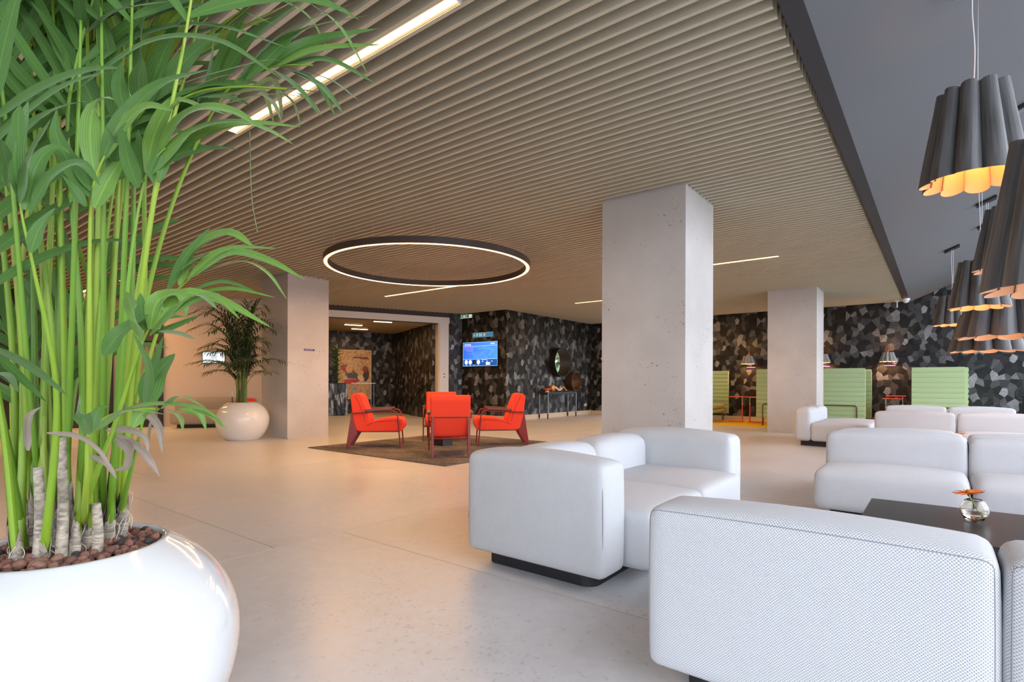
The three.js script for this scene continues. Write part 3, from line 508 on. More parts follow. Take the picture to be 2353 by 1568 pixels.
function pendant(x, y, z, R, h, lit, label, canopy = true, mat) {
  const top = 2.985 + 0.433 * (x + 0.55), o = thing('pendant_lamp', label, 'pendant lamp', [x, y, z]);
  petals(o, 10, R * 0.66, R, h, 0, mat);
  part('top_plate', cyl(R * 0.44, R * 0.44, 0.006, 0, h - 0.03, 0, 20), M.black, o);
  part('cord', tube([[0, h - 0.03, 0], [0.006, h + (top - y - h) * 0.35, 0.004], [-0.005, h + (top - y - h) * 0.7, 0], [0, top - y - 0.01, 0]], 0.0035, 24, 6), M.cord, o);
  part('steel_wire', rod([0.02, h - 0.03, 0], [0.02, top - y - 0.005, 0], 0.0012, 5), M.chrome, o);
  if (canopy) part('canopy', moved(new RoundedBoxGeometry(0.22, 0.045, 0.11, 2, 0.01), 0, top - y - 0.02, 0, 0, 0, Math.atan(0.433)), M.blackGloss, o);
  part('bulb', moved(new THREE.SphereGeometry(0.045 * R / 0.26, 16, 12), 0, h * 0.52, 0), M.bulb, o);
  const l = new THREE.PointLight(lin(1.0, 0.42, 0.08), lit * 0.7, 0, 2); l.position.set(0, h * 0.52, 0); l.shadow.radius = 2; l.name = 'lamp_light'; o.add(l);
}
pendant(0.142, 2.155, -3.92, 0.244, 0.48, 0.52, 'dark corrugated pendant lamp hanging highest, brightly orange inside');
pendant(0.385, 1.40, -2.84, 0.27, 0.54, 0.10, 'dark corrugated pendant lamp with pale lining, closest to the black coffee table');
pendant(0.322, 1.83, -7.40, 0.262, 0.46, 0.6, 'dark corrugated pendant lamp glowing orange over the wide pale-lined one');
pendant(0.60, 1.585, -8.30, 0.47, 0.62, 0.35, 'wide dark corrugated pendant lamp with pale lining, lit from the lamp above it');
pendant(0.158, 2.02, -11.6, 0.262, 0.46, 0.6, 'small dark corrugated pendant lamp on a long white cord near the back wall');
pendant(0.475, 1.475, -9.39, 0.40, 0.46, 0.30, 'dark corrugated pendant lamp with pale lining, hanging lowest over the sofas');
pendant(0.50, 2.06, -6.50, 0.28, 0.52, 0.10, 'dark corrugated pendant lamp partly hidden behind the one with pale lining');
single('ceiling_canopy', moved(new RoundedBoxGeometry(0.22, 0.045, 0.11, 2, 0.01), 0.55, 3.44, -10.9, 0, 0, Math.atan(0.433)), M.blackGloss, 'small black lamp canopy on the sloping ceiling without a cord in view', 'canopy');
function wallLamp(x, y, label) {
  const o = thing('wall_lamp', label, 'wall lamp', [x, y, -15.72], 0, 'corrugated wall lamps above the green booths');
  petals(o, 10, 0.115, 0.185, 0.20, 0, M.steelVeneer);
  part('bracket', tube([[0, 0.10, -0.27], [0, 0.24, -0.24], [0, 0.31, -0.10], [0, 0.27, 0.0], [0, 0.18, 0]], 0.008, 30, 8), M.rust, o);
  part('wall_plate', moved(new THREE.CylinderGeometry(0.05, 0.05, 0.02, 20), 0, 0.10, -0.265, 0, Math.PI / 2), M.rust, o);
  part('bulb', moved(new THREE.SphereGeometry(0.03, 14, 10), 0, 0.09, 0), M.bulb, o);
  part('glow_strip', rbox(0.22, 0.012, 0.02, 0.005, 0.02, -0.10, -0.25), std({ color: lin(0.6, 0.2, 0.7), emissive: lin(0.75, 0.08, 0.95), emissiveIntensity: 1.4 }), o, 'thin purple light strip');
  const l = new THREE.PointLight(lin(1.0, 0.52, 0.18), 1.3, 0, 2); l.position.set(0, 0.09, 0); l.name = 'lamp_light'; o.add(l);
}
M.steelVeneer = std({ color: lin(0.30, 0.29, 0.28), roughness: 0.4, side: THREE.DoubleSide });
wallLamp(-4.12, 1.57, 'small corrugated wall lamp above the coral tables between the columns');
wallLamp(-2.33, 1.57, 'small corrugated wall lamp half hidden by the far column');
wallLamp(-0.958, 1.57, 'small corrugated wall lamp above the two overlapping coral tables');

// ================================================================ SIGNS, SCREENS, WALL THINGS
const flat = (t, k = 0) => k ? std({ color: 0x000000, roughness: 0.3, emissive: 0xffffff, emissiveMap: t, emissiveIntensity: k }) : std({ map: t, roughness: 0.5 });
function plate(w, h) { const g = new THREE.PlaneGeometry(w, h); return g; }
{ // blue information screen
  const t = thing('information_screen', 'blue information screen on the dark printed wall', 'screen', [-10.05, 1.475, -11.444]);
  part('casing', bx(-0.65, 0.65, 0, 0.70, 0, 0.05), M.blackGloss, t);
  const img = canvasTex(768, 416, (c, W, Hh) => {
    const g = c.createLinearGradient(0, 0, W, Hh); g.addColorStop(0, '#2a5bd0'); g.addColorStop(0.5, '#3f7fd6'); g.addColorStop(1, '#4f93c9'); c.fillStyle = g; c.fillRect(0, 0, W, Hh);
    c.fillStyle = 'rgba(130,120,255,0.55)'; c.beginPath(); c.ellipse(130, 110, 110, 55, 0.2, 0, 7); c.fill();
    c.strokeStyle = 'rgba(190,215,255,0.55)'; c.lineWidth = 3; const r = mulberry(5); for (let i = 0; i < 14; i++) { c.beginPath(); c.moveTo(r() * W, 70 + r() * 220); c.lineTo(r() * W, 70 + r() * 220); c.stroke(); }
    c.fillStyle = '#1d4f96'; c.fillRect(0, 296, W, 120); c.fillStyle = '#e6f2ff'; c.fillRect(0, 66, W, 4); c.fillRect(0, 294, W, 4);
    c.font = 'bold 34px sans-serif'; c.fillText('Meetings', 36, 50); c.fillText('NEWY', W - 150, 48);
    for (let i = 0; i < 4; i++) { c.fillStyle = i === 2 ? '#10161f' : '#dfe9f2'; c.beginPath(); c.ellipse(78 + i * 92, 345, 36, 40, 0, 0, 7); c.fill(); c.strokeStyle = i === 2 ? '#dfe9f2' : '#5a7188'; c.lineWidth = 3; c.beginPath(); c.moveTo(78 + i * 92, 345); c.lineTo(78 + i * 92 + 14, 345 - 18 + i * 8); c.stroke(); c.fillStyle = '#e6f2ff'; c.fillRect(60 + i * 92, 394, 36, 5); }
    c.fillStyle = '#e6f2ff'; c.fillRect(420, 306, 130, 5); c.font = 'bold 26px sans-serif'; c.fillText('26°', 430, 346); c.fillText('25°', 530, 346); c.fillText('23°', 630, 346); c.fillStyle = '#ffffff'; c.fillRect(520, 352, 90, 44); c.fillStyle = '#d8572a'; c.beginPath(); c.arc(565, 374, 9, 0, 7); c.fill();
    c.strokeStyle = '#8fc4f0'; c.lineWidth = 6; c.strokeRect(3, 3, W - 6, Hh - 6);
  });
  const g = plate(1.27, 0.67); g.translate(0, 0.35, 0.0515); part('screen', g, flat(img, 1.0), t, 'lit blue display with white dials');
}
{ // direction sign
  const t = thing('direction_sign', 'teal sign with arrow, P and toilet symbols above the blue screen', 'sign', [-9.972, 2.295, -11.45]);
  part('casing', bx(-0.367, 0.367, 0, 0.13, 0, 0.03), std({ color: lin(0.10, 0.28, 0.33), roughness: 0.5 }), t);
  const img = canvasTex(512, 90, (c, W, Hh) => { const g = c.createLinearGradient(0, 0, W, 0); g.addColorStop(0, '#2f8a90'); g.addColorStop(1, '#3c84ad'); c.fillStyle = g; c.fillRect(0, 0, W, Hh); c.strokeStyle = '#9cc9d6'; c.lineWidth = 5; c.strokeRect(3, 3, W - 6, Hh - 6); c.fillStyle = '#ffffff'; c.font = 'bold 66px sans-serif'; c.fillText('P', 96, 70); c.fillRect(30, 44, 28, 6); c.beginPath(); c.moveTo(22, 47); c.lineTo(40, 33); c.lineTo(40, 61); c.fill(); for (const x of [184, 224]) { c.beginPath(); c.arc(x, 24, 8, 0, 7); c.fill(); c.fillRect(x - 10, 34, 20, 24); c.fillRect(x - 6, 56, 12, 22); } c.fillStyle = '#e8d3cf'; c.beginPath(); c.arc(302, 46, 28, 0, 7); c.fill(); c.fillStyle = '#d8402e'; c.fillRect(282, 38, 40, 6); c.fillRect(282, 50, 40, 6); c.fillRect(299, 26, 6, 40); });
  const g = plate(0.73, 0.126); g.translate(0, 0.065, 0.0312); part('sign_face', g, flat(img, 0.55), t);
}
{ // exit sign
  const t = thing('exit_sign', 'green and white emergency exit sign under the slats', 'sign', [-10.60, 2.86, -11.40], 0.05);
  part('casing', bx(-0.23, 0.23, 0, 0.10, -0.05, 0.0), M.white, t);
  const img = canvasTex(256, 56, (c) => { c.fillStyle = '#e6efe4'; c.fillRect(0, 0, 256, 56); c.fillStyle = '#1f7a34'; c.fillRect(0, 3, 42, 46); c.fillRect(50, 3, 100, 46); c.fillRect(158, 3, 40, 46); c.fillStyle = '#e6efe4'; c.beginPath(); c.arc(86, 14, 7, 0, 7); c.fill(); c.fillRect(76, 20, 16, 14); c.fillRect(70, 32, 9, 14); c.fillRect(90, 32, 9, 14); c.fillRect(104, 10, 22, 34); });
  const g = plate(0.455, 0.098); g.translate(0, 0.05, 0.0008); part('sign_face', g, flat(img, 0.5), t);
}
{ // notice screen on the beige wall
  const p = leftAt(1.093, -0.002), t = thing('notice_screen', 'white notice screen in a black frame on the beige wall', 'screen', [p[0], 1.455, p[1]], leftTurn);
  part('casing', bx(-0.245, 0.245, 0, 0.275, 0, 0.035), M.black, t);
  const img = canvasTex(512, 280, (c, W, Hh) => { c.fillStyle = '#dfeaec'; c.fillRect(0, 0, W, Hh); c.textAlign = 'center'; c.fillStyle = '#7d868c'; c.font = '20px sans-serif'; c.fillText('conference room', W / 2, 40); c.fillStyle = '#2d2f38'; c.font = 'bold 52px sans-serif'; c.fillText('SITNO', W / 2, 116); c.fillStyle = '#a3203a'; c.font = 'bold 34px sans-serif'; c.fillText('GENERAL', W / 2, 156); c.fillStyle = '#8d949a'; c.fillRect(180, 172, 152, 6); });
  const g = plate(0.46, 0.248); g.translate(0, 0.1375, 0.0358); part('screen', g, flat(img, 0.85), t, 'lit white display with a few words');
}
{ // purple plaque on the column
  const t = thing('plaque', 'small purple plaque with two white text lines on the column', 'sign', [-9.25, 1.612, -5.69], Math.PI / 2);
  const img = canvasTex(256, 48, (c) => { c.fillStyle = '#3a2a6e'; c.fillRect(0, 0, 256, 48); c.fillStyle = '#cfc6ea'; for (let i = 0; i < 12; i++) { c.fillRect(16 + i * 18, 10, 13, 8); c.fillRect(24 + i * 16, 28, 11, 7); } });
  part('plate', bx(-0.108, 0.108, 0, 0.036, 0, 0.004), std({ color: lin(0.04, 0.022, 0.16), roughness: 0.4 }), t); const g = plate(0.212, 0.034); g.translate(0, 0.018, 0.0045); part('print', g, flat(img), t);
}
{ // switch on the doorway jamb, socket
  const p = rotAt(3.08, -0.031), t = thing('wall_switch', 'small white wall switch with black keys on the doorway frame', 'switch', [p[0], 1.15, p[1]], rotTurn);
  part('plate', rbox(0.07, 0.15, 0.012, 0.005, 0, 0.075, 0.006), M.white, t); part('key', bx(-0.02, 0.02, 0.02, 0.05, 0.012, 0.016), M.black, t); part('key', bx(-0.02, 0.02, 0.10, 0.13, 0.012, 0.016), M.black, t);
  const s = thing('wall_socket', 'white wall socket above the baseboard beside the console table', 'socket', [-9.15, 0.27, -15.61], Math.PI / 2); part('plate', rbox(0.16, 0.085, 0.012, 0.005, 0, 0.043, 0.006), M.white, s); part('outlet', moved(new THREE.CylinderGeometry(0.022, 0.022, 0.004, 16), -0.04, 0.043, 0.013, 0, Math.PI / 2), M.steel, s); part('outlet', moved(new THREE.CylinderGeometry(0.022, 0.022, 0.004, 16), 0.04, 0.043, 0.013, 0, Math.PI / 2), M.steel, s);
  const y = thing('warning_sign', 'small yellow diamond sign on the back wall, cut off by the big column', 'sign', [-8.70, 1.835, -15.99]); part('plate', moved(bx(-0.075, 0.075, -0.075, 0.075, 0, 0.006), 0, 0, 0, 0, 0, Math.PI / 4), std({ color: lin(0.75, 0.55, 0.03), roughness: 0.5 }), y); part('symbol', moved(bx(-0.012, 0.012, -0.03, 0.03, 0.006, 0.0075), 0, 0, 0), M.black, y);
}
function roundMirror(z, y, r, depth, label, glow) {
  const t = thing('round_mirror', label, 'mirror', [-9.15, y, z], Math.PI / 2);
  const prof = [[r - 0.012, 0.012], [r - 0.012, depth], [r, depth], [r, 0], [0, 0], [0, 0.010], [r - 0.012, 0.012]].map((p) => new THREE.Vector2(...p));
  const g = new THREE.LatheGeometry(prof, 72).toNonIndexed(); g.computeVertexNormals(); g.rotateX(Math.PI / 2); part('frame', g, glow, t, 'deep cylindrical frame');
  const m = new THREE.CircleGeometry(r - 0.014, 64); m.translate(0, 0, 0.014); part('mirror_glass', m, M.mirror, t);
}
roundMirror(-13.93, 1.655, 0.445, 0.21, 'large round mirror in a deep black frame reflecting green trees and lettering', std({ color: lin(0.014, 0.013, 0.013), roughness: 0.4, side: THREE.DoubleSide }));
roundMirror(-14.72, 1.08, 0.295, 0.21, 'smaller round mirror in a deep bronze-brown frame close to the console table', std({ color: lin(0.10, 0.05, 0.028), roughness: 0.35, metalness: 0.4, side: THREE.DoubleSide }));
{ // console table with shoes
  const t = thing('console_table', 'slim dark console table with thin steel legs against the mirror wall', 'table', [-8.96, 0, -13.70]);
  part('table_top', bx(-0.165, 0.165, 0.735, 0.757, -0.78, 0.78), M.blackWood, t); part('apron', bx(-0.15, 0.15, 0.69, 0.735, -0.75, 0.75), M.black, t);
  for (const [x, z] of [[0.148, 0.765], [0.148, -0.765], [-0.148, 0.765], [-0.148, -0.765]]) { part('leg', bx(x - 0.014, x + 0.014, 0.14, 0.735, z - 0.014, z + 0.014), M.steel, t); part('foot', bx(x - 0.014, x + 0.014, 0, 0.14, z - 0.014, z + 0.014), M.black, t); }
  const orange = std({ color: lin(0.75, 0.13, 0.04), roughness: 0.5 }), cream = std({ color: lin(0.75, 0.58, 0.42), roughness: 0.5 }), copper = std({ color: lin(0.70, 0.30, 0.10), roughness: 0.3, metalness: 0.5 });
  const b = thing('bowl', 'small orange and cream bowl at the end of the console table', 'bowl', [-8.92, 0.757, -13.05]); part('foot', cyl(0.05, 0.06, 0.045, 0, 0.0225, 0, 20), cream, b); part('bowl_body', smooth(new THREE.LatheGeometry([[0.05, 0.045], [0.10, 0.075], [0.12, 0.115], [0.11, 0.115], [0.09, 0.08], [0.0, 0.055]].map((p) => new THREE.Vector2(...p)), 28)), orange, b);
  const c = thing('driftwood_sculpture', 'long curved copper and pink sculpture lying on the console table', 'sculpture', [-8.94, 0.757, -13.72]);
  part('shell', smooth(moved(new THREE.SphereGeometry(0.11, 20, 14), 0, 0, 0)).scale(0.7, 1.05, 0.75).translate(0, 0.115, 0.36), copper, c); part('body', tube([[0, 0.17, 0.40], [0.01, 0.12, 0.18], [0, 0.06, 0.02], [0, 0.11, -0.12]], 0.038, 30, 10), cream, c); part('tail', tube([[0, 0.10, -0.12], [0, 0.15, -0.22], [0, 0.07, -0.34], [0, 0.04, -0.40]], 0.026, 24, 8), copper, c); part('foot', cyl(0.03, 0.05, 0.05, 0, 0.025, 0.30, 14), M.black, c); part('foot', cyl(0.03, 0.05, 0.05, 0, 0.025, -0.06, 14), M.black, c);
}
{ // sensors at the beam end
  const t = thing('dome_camera', 'white dome camera at the end of the black beam', 'camera', [-0.60, 2.975, -15.30]); part('base', cyl(0.075, 0.075, 0.035, 0, -0.0175, 0, 24), M.white, t); part('dome', moved(new THREE.SphereGeometry(0.068, 24, 12, 0, 6.2832, Math.PI / 2, Math.PI / 2), 0, -0.035, 0), std({ color: lin(0.65, 0.66, 0.68), roughness: 0.15 }), t);
  const s = thing('ceiling_sensor', 'white stick-shaped sensor hanging from the slats by the dome camera', 'sensor', [-0.775, 2.985, -15.5]); part('head', bx(-0.035, 0.035, -0.05, 0, -0.03, 0.03), M.white, s); part('stem', bx(-0.012, 0.012, -0.18, -0.05, -0.012, 0.012), M.white, s);
  const l = thing('reading_lamp', 'black arched reading lamp against the back wall by the windows', 'lamp', [1.42, 0, -15.75]); part('stand', rod([0, 0, 0], [0, 0.78, 0], 0.035), M.black, l); part('arch', tube([[0, 0.76, 0], [-0.06, 0.72, 0.04], [-0.13, 0.80, 0.06], [-0.10, 0.94, 0.05], [0.02, 0.99, 0.02], [0.10, 0.93, 0]], 0.010, 40, 8), M.black, l); part('base', cyl(0.12, 0.13, 0.02, 0, 0.01, 0, 24), M.black, l);
}
// corridor: painting, planter, wire stand, handrail
{
  const p = rotAt(1.545, 3.995), t = thing('painting', 'unframed expressive painting in ochre, red and blue at the end of the corridor', 'painting', [p[0], 0.475, p[1]], rotTurn);
  part('stretcher', bx(-0.545, 0.545, 0, 1.625, 0, 0.04), std({ color: lin(0.55, 0.45, 0.30), roughness: 0.8 }), t);
  const img = canvasTex(512, 768, (c, W, Hh) => {
    c.fillStyle = '#cfae80'; c.fillRect(0, 0, W, Hh); const r = mulberry(17), cols = ['#e9d8b8', '#b88a5c', '#8a5b45', '#d9c09a', '#6b4a4a', '#b5532e', '#f0e4cc', '#43506a'];
    for (let i = 0; i < 900; i++) { c.fillStyle = cols[Math.floor(r() * cols.length)]; c.globalAlpha = 0.30 + r() * 0.35; c.save(); c.translate(r() * W, r() * Hh); c.rotate(r() * 3); c.fillRect(-4 - r() * 26, -2, 8 + r() * 52, 2 + r() * 9); c.restore(); }
    c.globalAlpha = 0.85; c.fillStyle = '#3a3466'; c.fillRect(230, 105, 230, 22); c.fillStyle = '#a5283a'; c.fillRect(330, 128, 150, 16); c.fillStyle = '#2f4a5a'; c.beginPath(); c.ellipse(215, 400, 110, 70, 0.5, 0, 7); c.fill(); c.fillStyle = '#c3202a'; c.beginPath(); c.ellipse(210, 486, 125, 40, -0.1, 0, 7); c.fill(); c.fillStyle = '#e0a52a'; c.fillRect(150, 448, 130, 12); c.fillStyle = '#a33a2c'; c.beginPath(); c.ellipse(140, 300, 110, 60, 0.4, 0, 7); c.fill(); c.fillStyle = '#e2bd92'; c.beginPath(); c.ellipse(170, 300, 55, 62, 0, 0, 7); c.fill(); c.fillStyle = '#1d1c22'; c.beginPath(); c.ellipse(430, 400, 48, 95, 0.2, 0, 7); c.fill(); c.fillStyle = '#8e3326'; c.beginPath(); c.ellipse(420, 300, 50, 50, 0, 0, 7); c.fill(); c.fillStyle = '#ead2ab'; c.beginPath(); c.ellipse(350, 440, 60, 40, 0.6, 0, 7); c.fill(); for (let i = 0; i < 700; i++) { c.fillStyle = cols[Math.floor(r() * cols.length)]; c.globalAlpha = 0.2 + r() * 0.35; c.save(); c.translate(r() * W, r() * Hh); c.rotate(r() * 3); c.fillRect(-3 - r() * 18, -2, 6 + r() * 36, 2 + r() * 6); c.restore(); } c.globalAlpha = 1; c.strokeStyle = '#e8cfa2'; c.lineWidth = 10; c.strokeRect(5, 5, W - 10, Hh - 10);
  });
  const g = plate(1.08, 1.615); g.translate(0, 0.8125, 0.0408); part('canvas', g, flat(img), t);
}
{
  const p = [-14.86, -10.06], t = thing('wire_planter', 'tall grey mottled planter wrapped in crossing black wires in the corridor', 'planter', [p[0], 0, p[1]], rotTurn);
  const mott = fbm(131, 4, 5), pm = tex(256, 256, [0.8, 0.8], (u, v) => { const k = mott(u, v); return k > 0.52 ? [0.62, 0.68, 0.76] : k > 0.44 ? [0.30, 0.34, 0.40] : [0.06, 0.07, 0.09]; });
  part('pot', rbox(0.60, 0.98, 0.60, 0.01, 0, 0.50, 0), std({ map: pm, roughness: 0.35 }), t);
  const r = mulberry(3); for (let i = 0; i < 9; i++) part('wire', rod([-0.31 + r() * 0.62, 0.01, 0.318], [-0.31 + r() * 0.62, 1.0, 0.318], 0.006, 6), M.black, t);
  part('rim', bx(-0.31, 0.31, 0.99, 1.005, -0.31, 0.31), M.black, t);
  const f = thing('rubber_plant', 'glossy broad-leaved green plant in the wire-wrapped planter', 'plant', [p[0], 1.0, p[1]]);
  const lm = leafy(0.10, 0.26, 0.05, 0.2); part('stem', rod([0, 0, 0], [0.02, 1.05, 0], 0.014), M.soil, f);
  for (let i = 0; i < 46; i++) { const a = i * 2.4, yy = 0.05 + i / 46 * 1.05, L = 0.20 + r() * 0.08, q = leafBlade([Math.cos(a) * 0.03, yy, Math.sin(a) * 0.03], [Math.cos(a), 0.55, Math.sin(a)], L, L * 0.55, 0.5, [0, 1, 0], 6); part('leaf', q, lm, f); }
  const w = thing('wire_stand', 'empty tall stand of crossing dark metal rods in front of the painting', 'stand', [...(() => { const q = rotAt(1.75, 2.6); return [q[0], 0, q[1]]; })()], rotTurn);
  for (const [x0, x1] of [[-0.62, -0.42], [-0.42, -0.62], [-0.50, -0.62], [-0.02, -0.02], [0.06, 0.06], [-0.24, -0.04]]) part('rod', rod([x0, 0, 0], [x1, 1.0, 0], 0.012, 6), M.steel, w); part('top_rail', bx(-0.64, 0.10, 0.99, 1.01, -0.03, 0.03), M.steel, w); part('foot_rail', bx(-0.64, 0.10, 0, 0.015, -0.05, 0.05), M.steel, w);
  const a = rotAt(2.76, 0.75), b = rotAt(2.76, 2.35), hr = thing('handrail', 'sloping black handrail on the printed stair wall', 'handrail', [a[0], 0, a[1]]); part('rail', rod([0, 1.02, 0], [b[0] - a[0], 0.42, b[1] - a[1]], 0.022, 10), M.black, hr); for (const s of [0.25, 0.75]) { const q = [(b[0] - a[0]) * s, 1.02 - 0.6 * s, (b[1] - a[1]) * s]; part('bracket', rod(q, [q[0] + ROT.d[0] * 0.07, q[1] - 0.03, q[2] + ROT.d[1] * 0.07], 0.008, 6), M.black, hr); }
}

// ================================================================ PLANTS
function leafBlade(base, dir, L, W, droop, nHint, seg = 9, fold = 0.18, twist = 0) {
  const d = V(...dir).normalize(), P = [], U = [], I = []; let p = V(...base), t = d.clone(); const n0 = V(...nHint);
  for (let k = 0; k <= seg; k++) {
    const s = k / seg; const side = new THREE.Vector3().crossVectors(t, n0).normalize(); if (side.lengthSq() < 0.1) side.set(1, 0, 0); const nn = new THREE.Vector3().crossVectors(side, t).normalize(); if (twist) side.applyAxisAngle(t, twist * s);
    const w = W * 0.5 * (s < 0.3 ? 0.30 + 0.70 * Math.sin(s / 0.3 * Math.PI / 2) : Math.pow(Math.cos((s - 0.3) / 0.7 * Math.PI / 2), 0.75)) + 0.0004;
    for (const q of [-1, 0, 1]) { P.push(p.x + side.x * w * q + nn.x * Math.abs(q) * fold * w, p.y + side.y * w * q + nn.y * Math.abs(q) * fold * w, p.z + side.z * w * q + nn.z * Math.abs(q) * fold * w); U.push(q * 0.5 + 0.5, s); }
    p = p.clone().addScaledVector(t, L / seg); t = t.clone().add(V(0, -droop * (0.3 + 1.7 * s) * 2 / seg, 0)).normalize();
  }
  for (let k = 0; k < seg; k++) for (let q = 0; q < 2; q++) { const a = k * 3 + q; I.push(a, a + 1, a + 3, a + 1, a + 4, a + 3); }
  const g = new THREE.BufferGeometry(); g.setAttribute('position', new THREE.Float32BufferAttribute(P, 3)); g.setAttribute('uv', new THREE.Float32BufferAttribute(U, 2)); g.setIndex(I); g.computeVertexNormals(); return g;
}
function taper(curve, r0, r1, seg = 40, rad = 7) { const g = new THREE.TubeGeometry(curve, seg, 1, rad), p = g.attributes.position; const c = curve.getSpacedPoints(seg); for (let i = 0; i <= seg; i++) { const r = r0 + (r1 - r0) * i / seg; for (let j = 0; j <= rad; j++) { const k = i * (rad + 1) + j; p.setXYZ(k, c[i].x + (p.getX(k) - c[i].x) * r, c[i].y + (p.getY(k) - c[i].y) * r, c[i].z + (p.getZ(k) - c[i].z) * r); } } g.computeVertexNormals(); return g; }
function bowlGeo(k = 1) {
  const pts = [[0.0, 0.0], [0.245, 0.0]]; for (let i = 0; i <= 40; i++) { const y = i / 40 * 0.595, c = 0.325, b = y < c ? 0.415 : 0.33; pts.push([0.40 * Math.sqrt(Math.max(0, 1 - ((y - c) / b) ** 2)), y + 0.002]); }
  pts.push([0.222, 0.603], [0.214, 0.605], [0.206, 0.602], [0.202, 0.59], [0.215, 0.53], [0.0, 0.53]);
  return smooth(new THREE.LatheGeometry(pts.map(([x, y]) => new THREE.Vector2(x * k, y * k)), 96));
}
const BIG = [-1.79, -0.413];
single('planter', bowlGeo(), M.pot, 'large glossy white bowl planter holding the large palm', 'planter').position.set(BIG[0], 0, BIG[1]);
{ const s = single('potting_soil', cyl(0.206, 0.206, 0.03, 0, 0, 0, 48), M.soil, 'dark soil under the clay pebbles in the large bowl', 'soil'); s.position.set(BIG[0], 0.563, BIG[1]); s.userData.kind = 'stuff'; }
// clay pebbles, each a thing of its own
{
  const shapes = [], r = mulberry(23); for (let k = 0; k < 6; k++) { const g = new THREE.IcosahedronGeometry(1, 3), p = g.attributes.position, a = r() * 9, e = [0.85 + r() * 0.4, 0.75 + r() * 0.25, 0.85 + r() * 0.4]; for (let i = 0; i < p.count; i++) { const x = p.getX(i), y = p.getY(i), z = p.getZ(i), q = 1 + 0.09 * Math.sin(x * 4 + a) * Math.cos(z * 5 + a) + 0.06 * Math.sin(y * 9 + a * 2 + x * 6); p.setXYZ(i, x * q * e[0], y * q * e[1], z * q * e[2]); } shapes.push(smooth(g)); }
  const pit = fbm(141, 24, 2), pm = tex(128, 128, [1, 1], (u, v) => { const k = pit(u, v); return 0.78 + (k - 0.5) * 0.5 - (k > 0.66 ? 0.3 : 0); });
  const mats = [[0.46, 0.21, 0.15], [0.38, 0.16, 0.12], [0.52, 0.26, 0.18], [0.30, 0.13, 0.10], [0.10, 0.08, 0.08]].map((c) => std({ color: lin(...c), map: pm, roughness: 0.95 }));
  let n = 0; const put = [];
  for (let tries = 0; tries < 6000 && n < 296; tries++) {
    const a = r() * 6.2832, R = 0.196 * Math.sqrt(r()), s = 0.0085 + r() * 0.0060, x = Math.cos(a) * R, z = Math.sin(a) * R; if (R + s > 0.2) continue;
    if (put.some(([px, pz, ps]) => Math.hypot(px - x, pz - z) < (ps + s) * 0.74)) continue; put.push([x, z, s]);
    const m = single('clay_pebble', shapes[n % 6], mats[r() < 0.10 ? 4 : Math.floor(r() * 4)], 'small reddish clay pebble on the soil of the large white bowl', 'pebble', 'clay pebbles in the large white bowl');
    m.scale.setScalar(s); m.position.set(BIG[0] + x, 0.580 + s * 0.6 + r() * 0.012, BIG[1] + z); m.rotation.set(r() * 6, r() * 6, r() * 6); n++;
  }
}
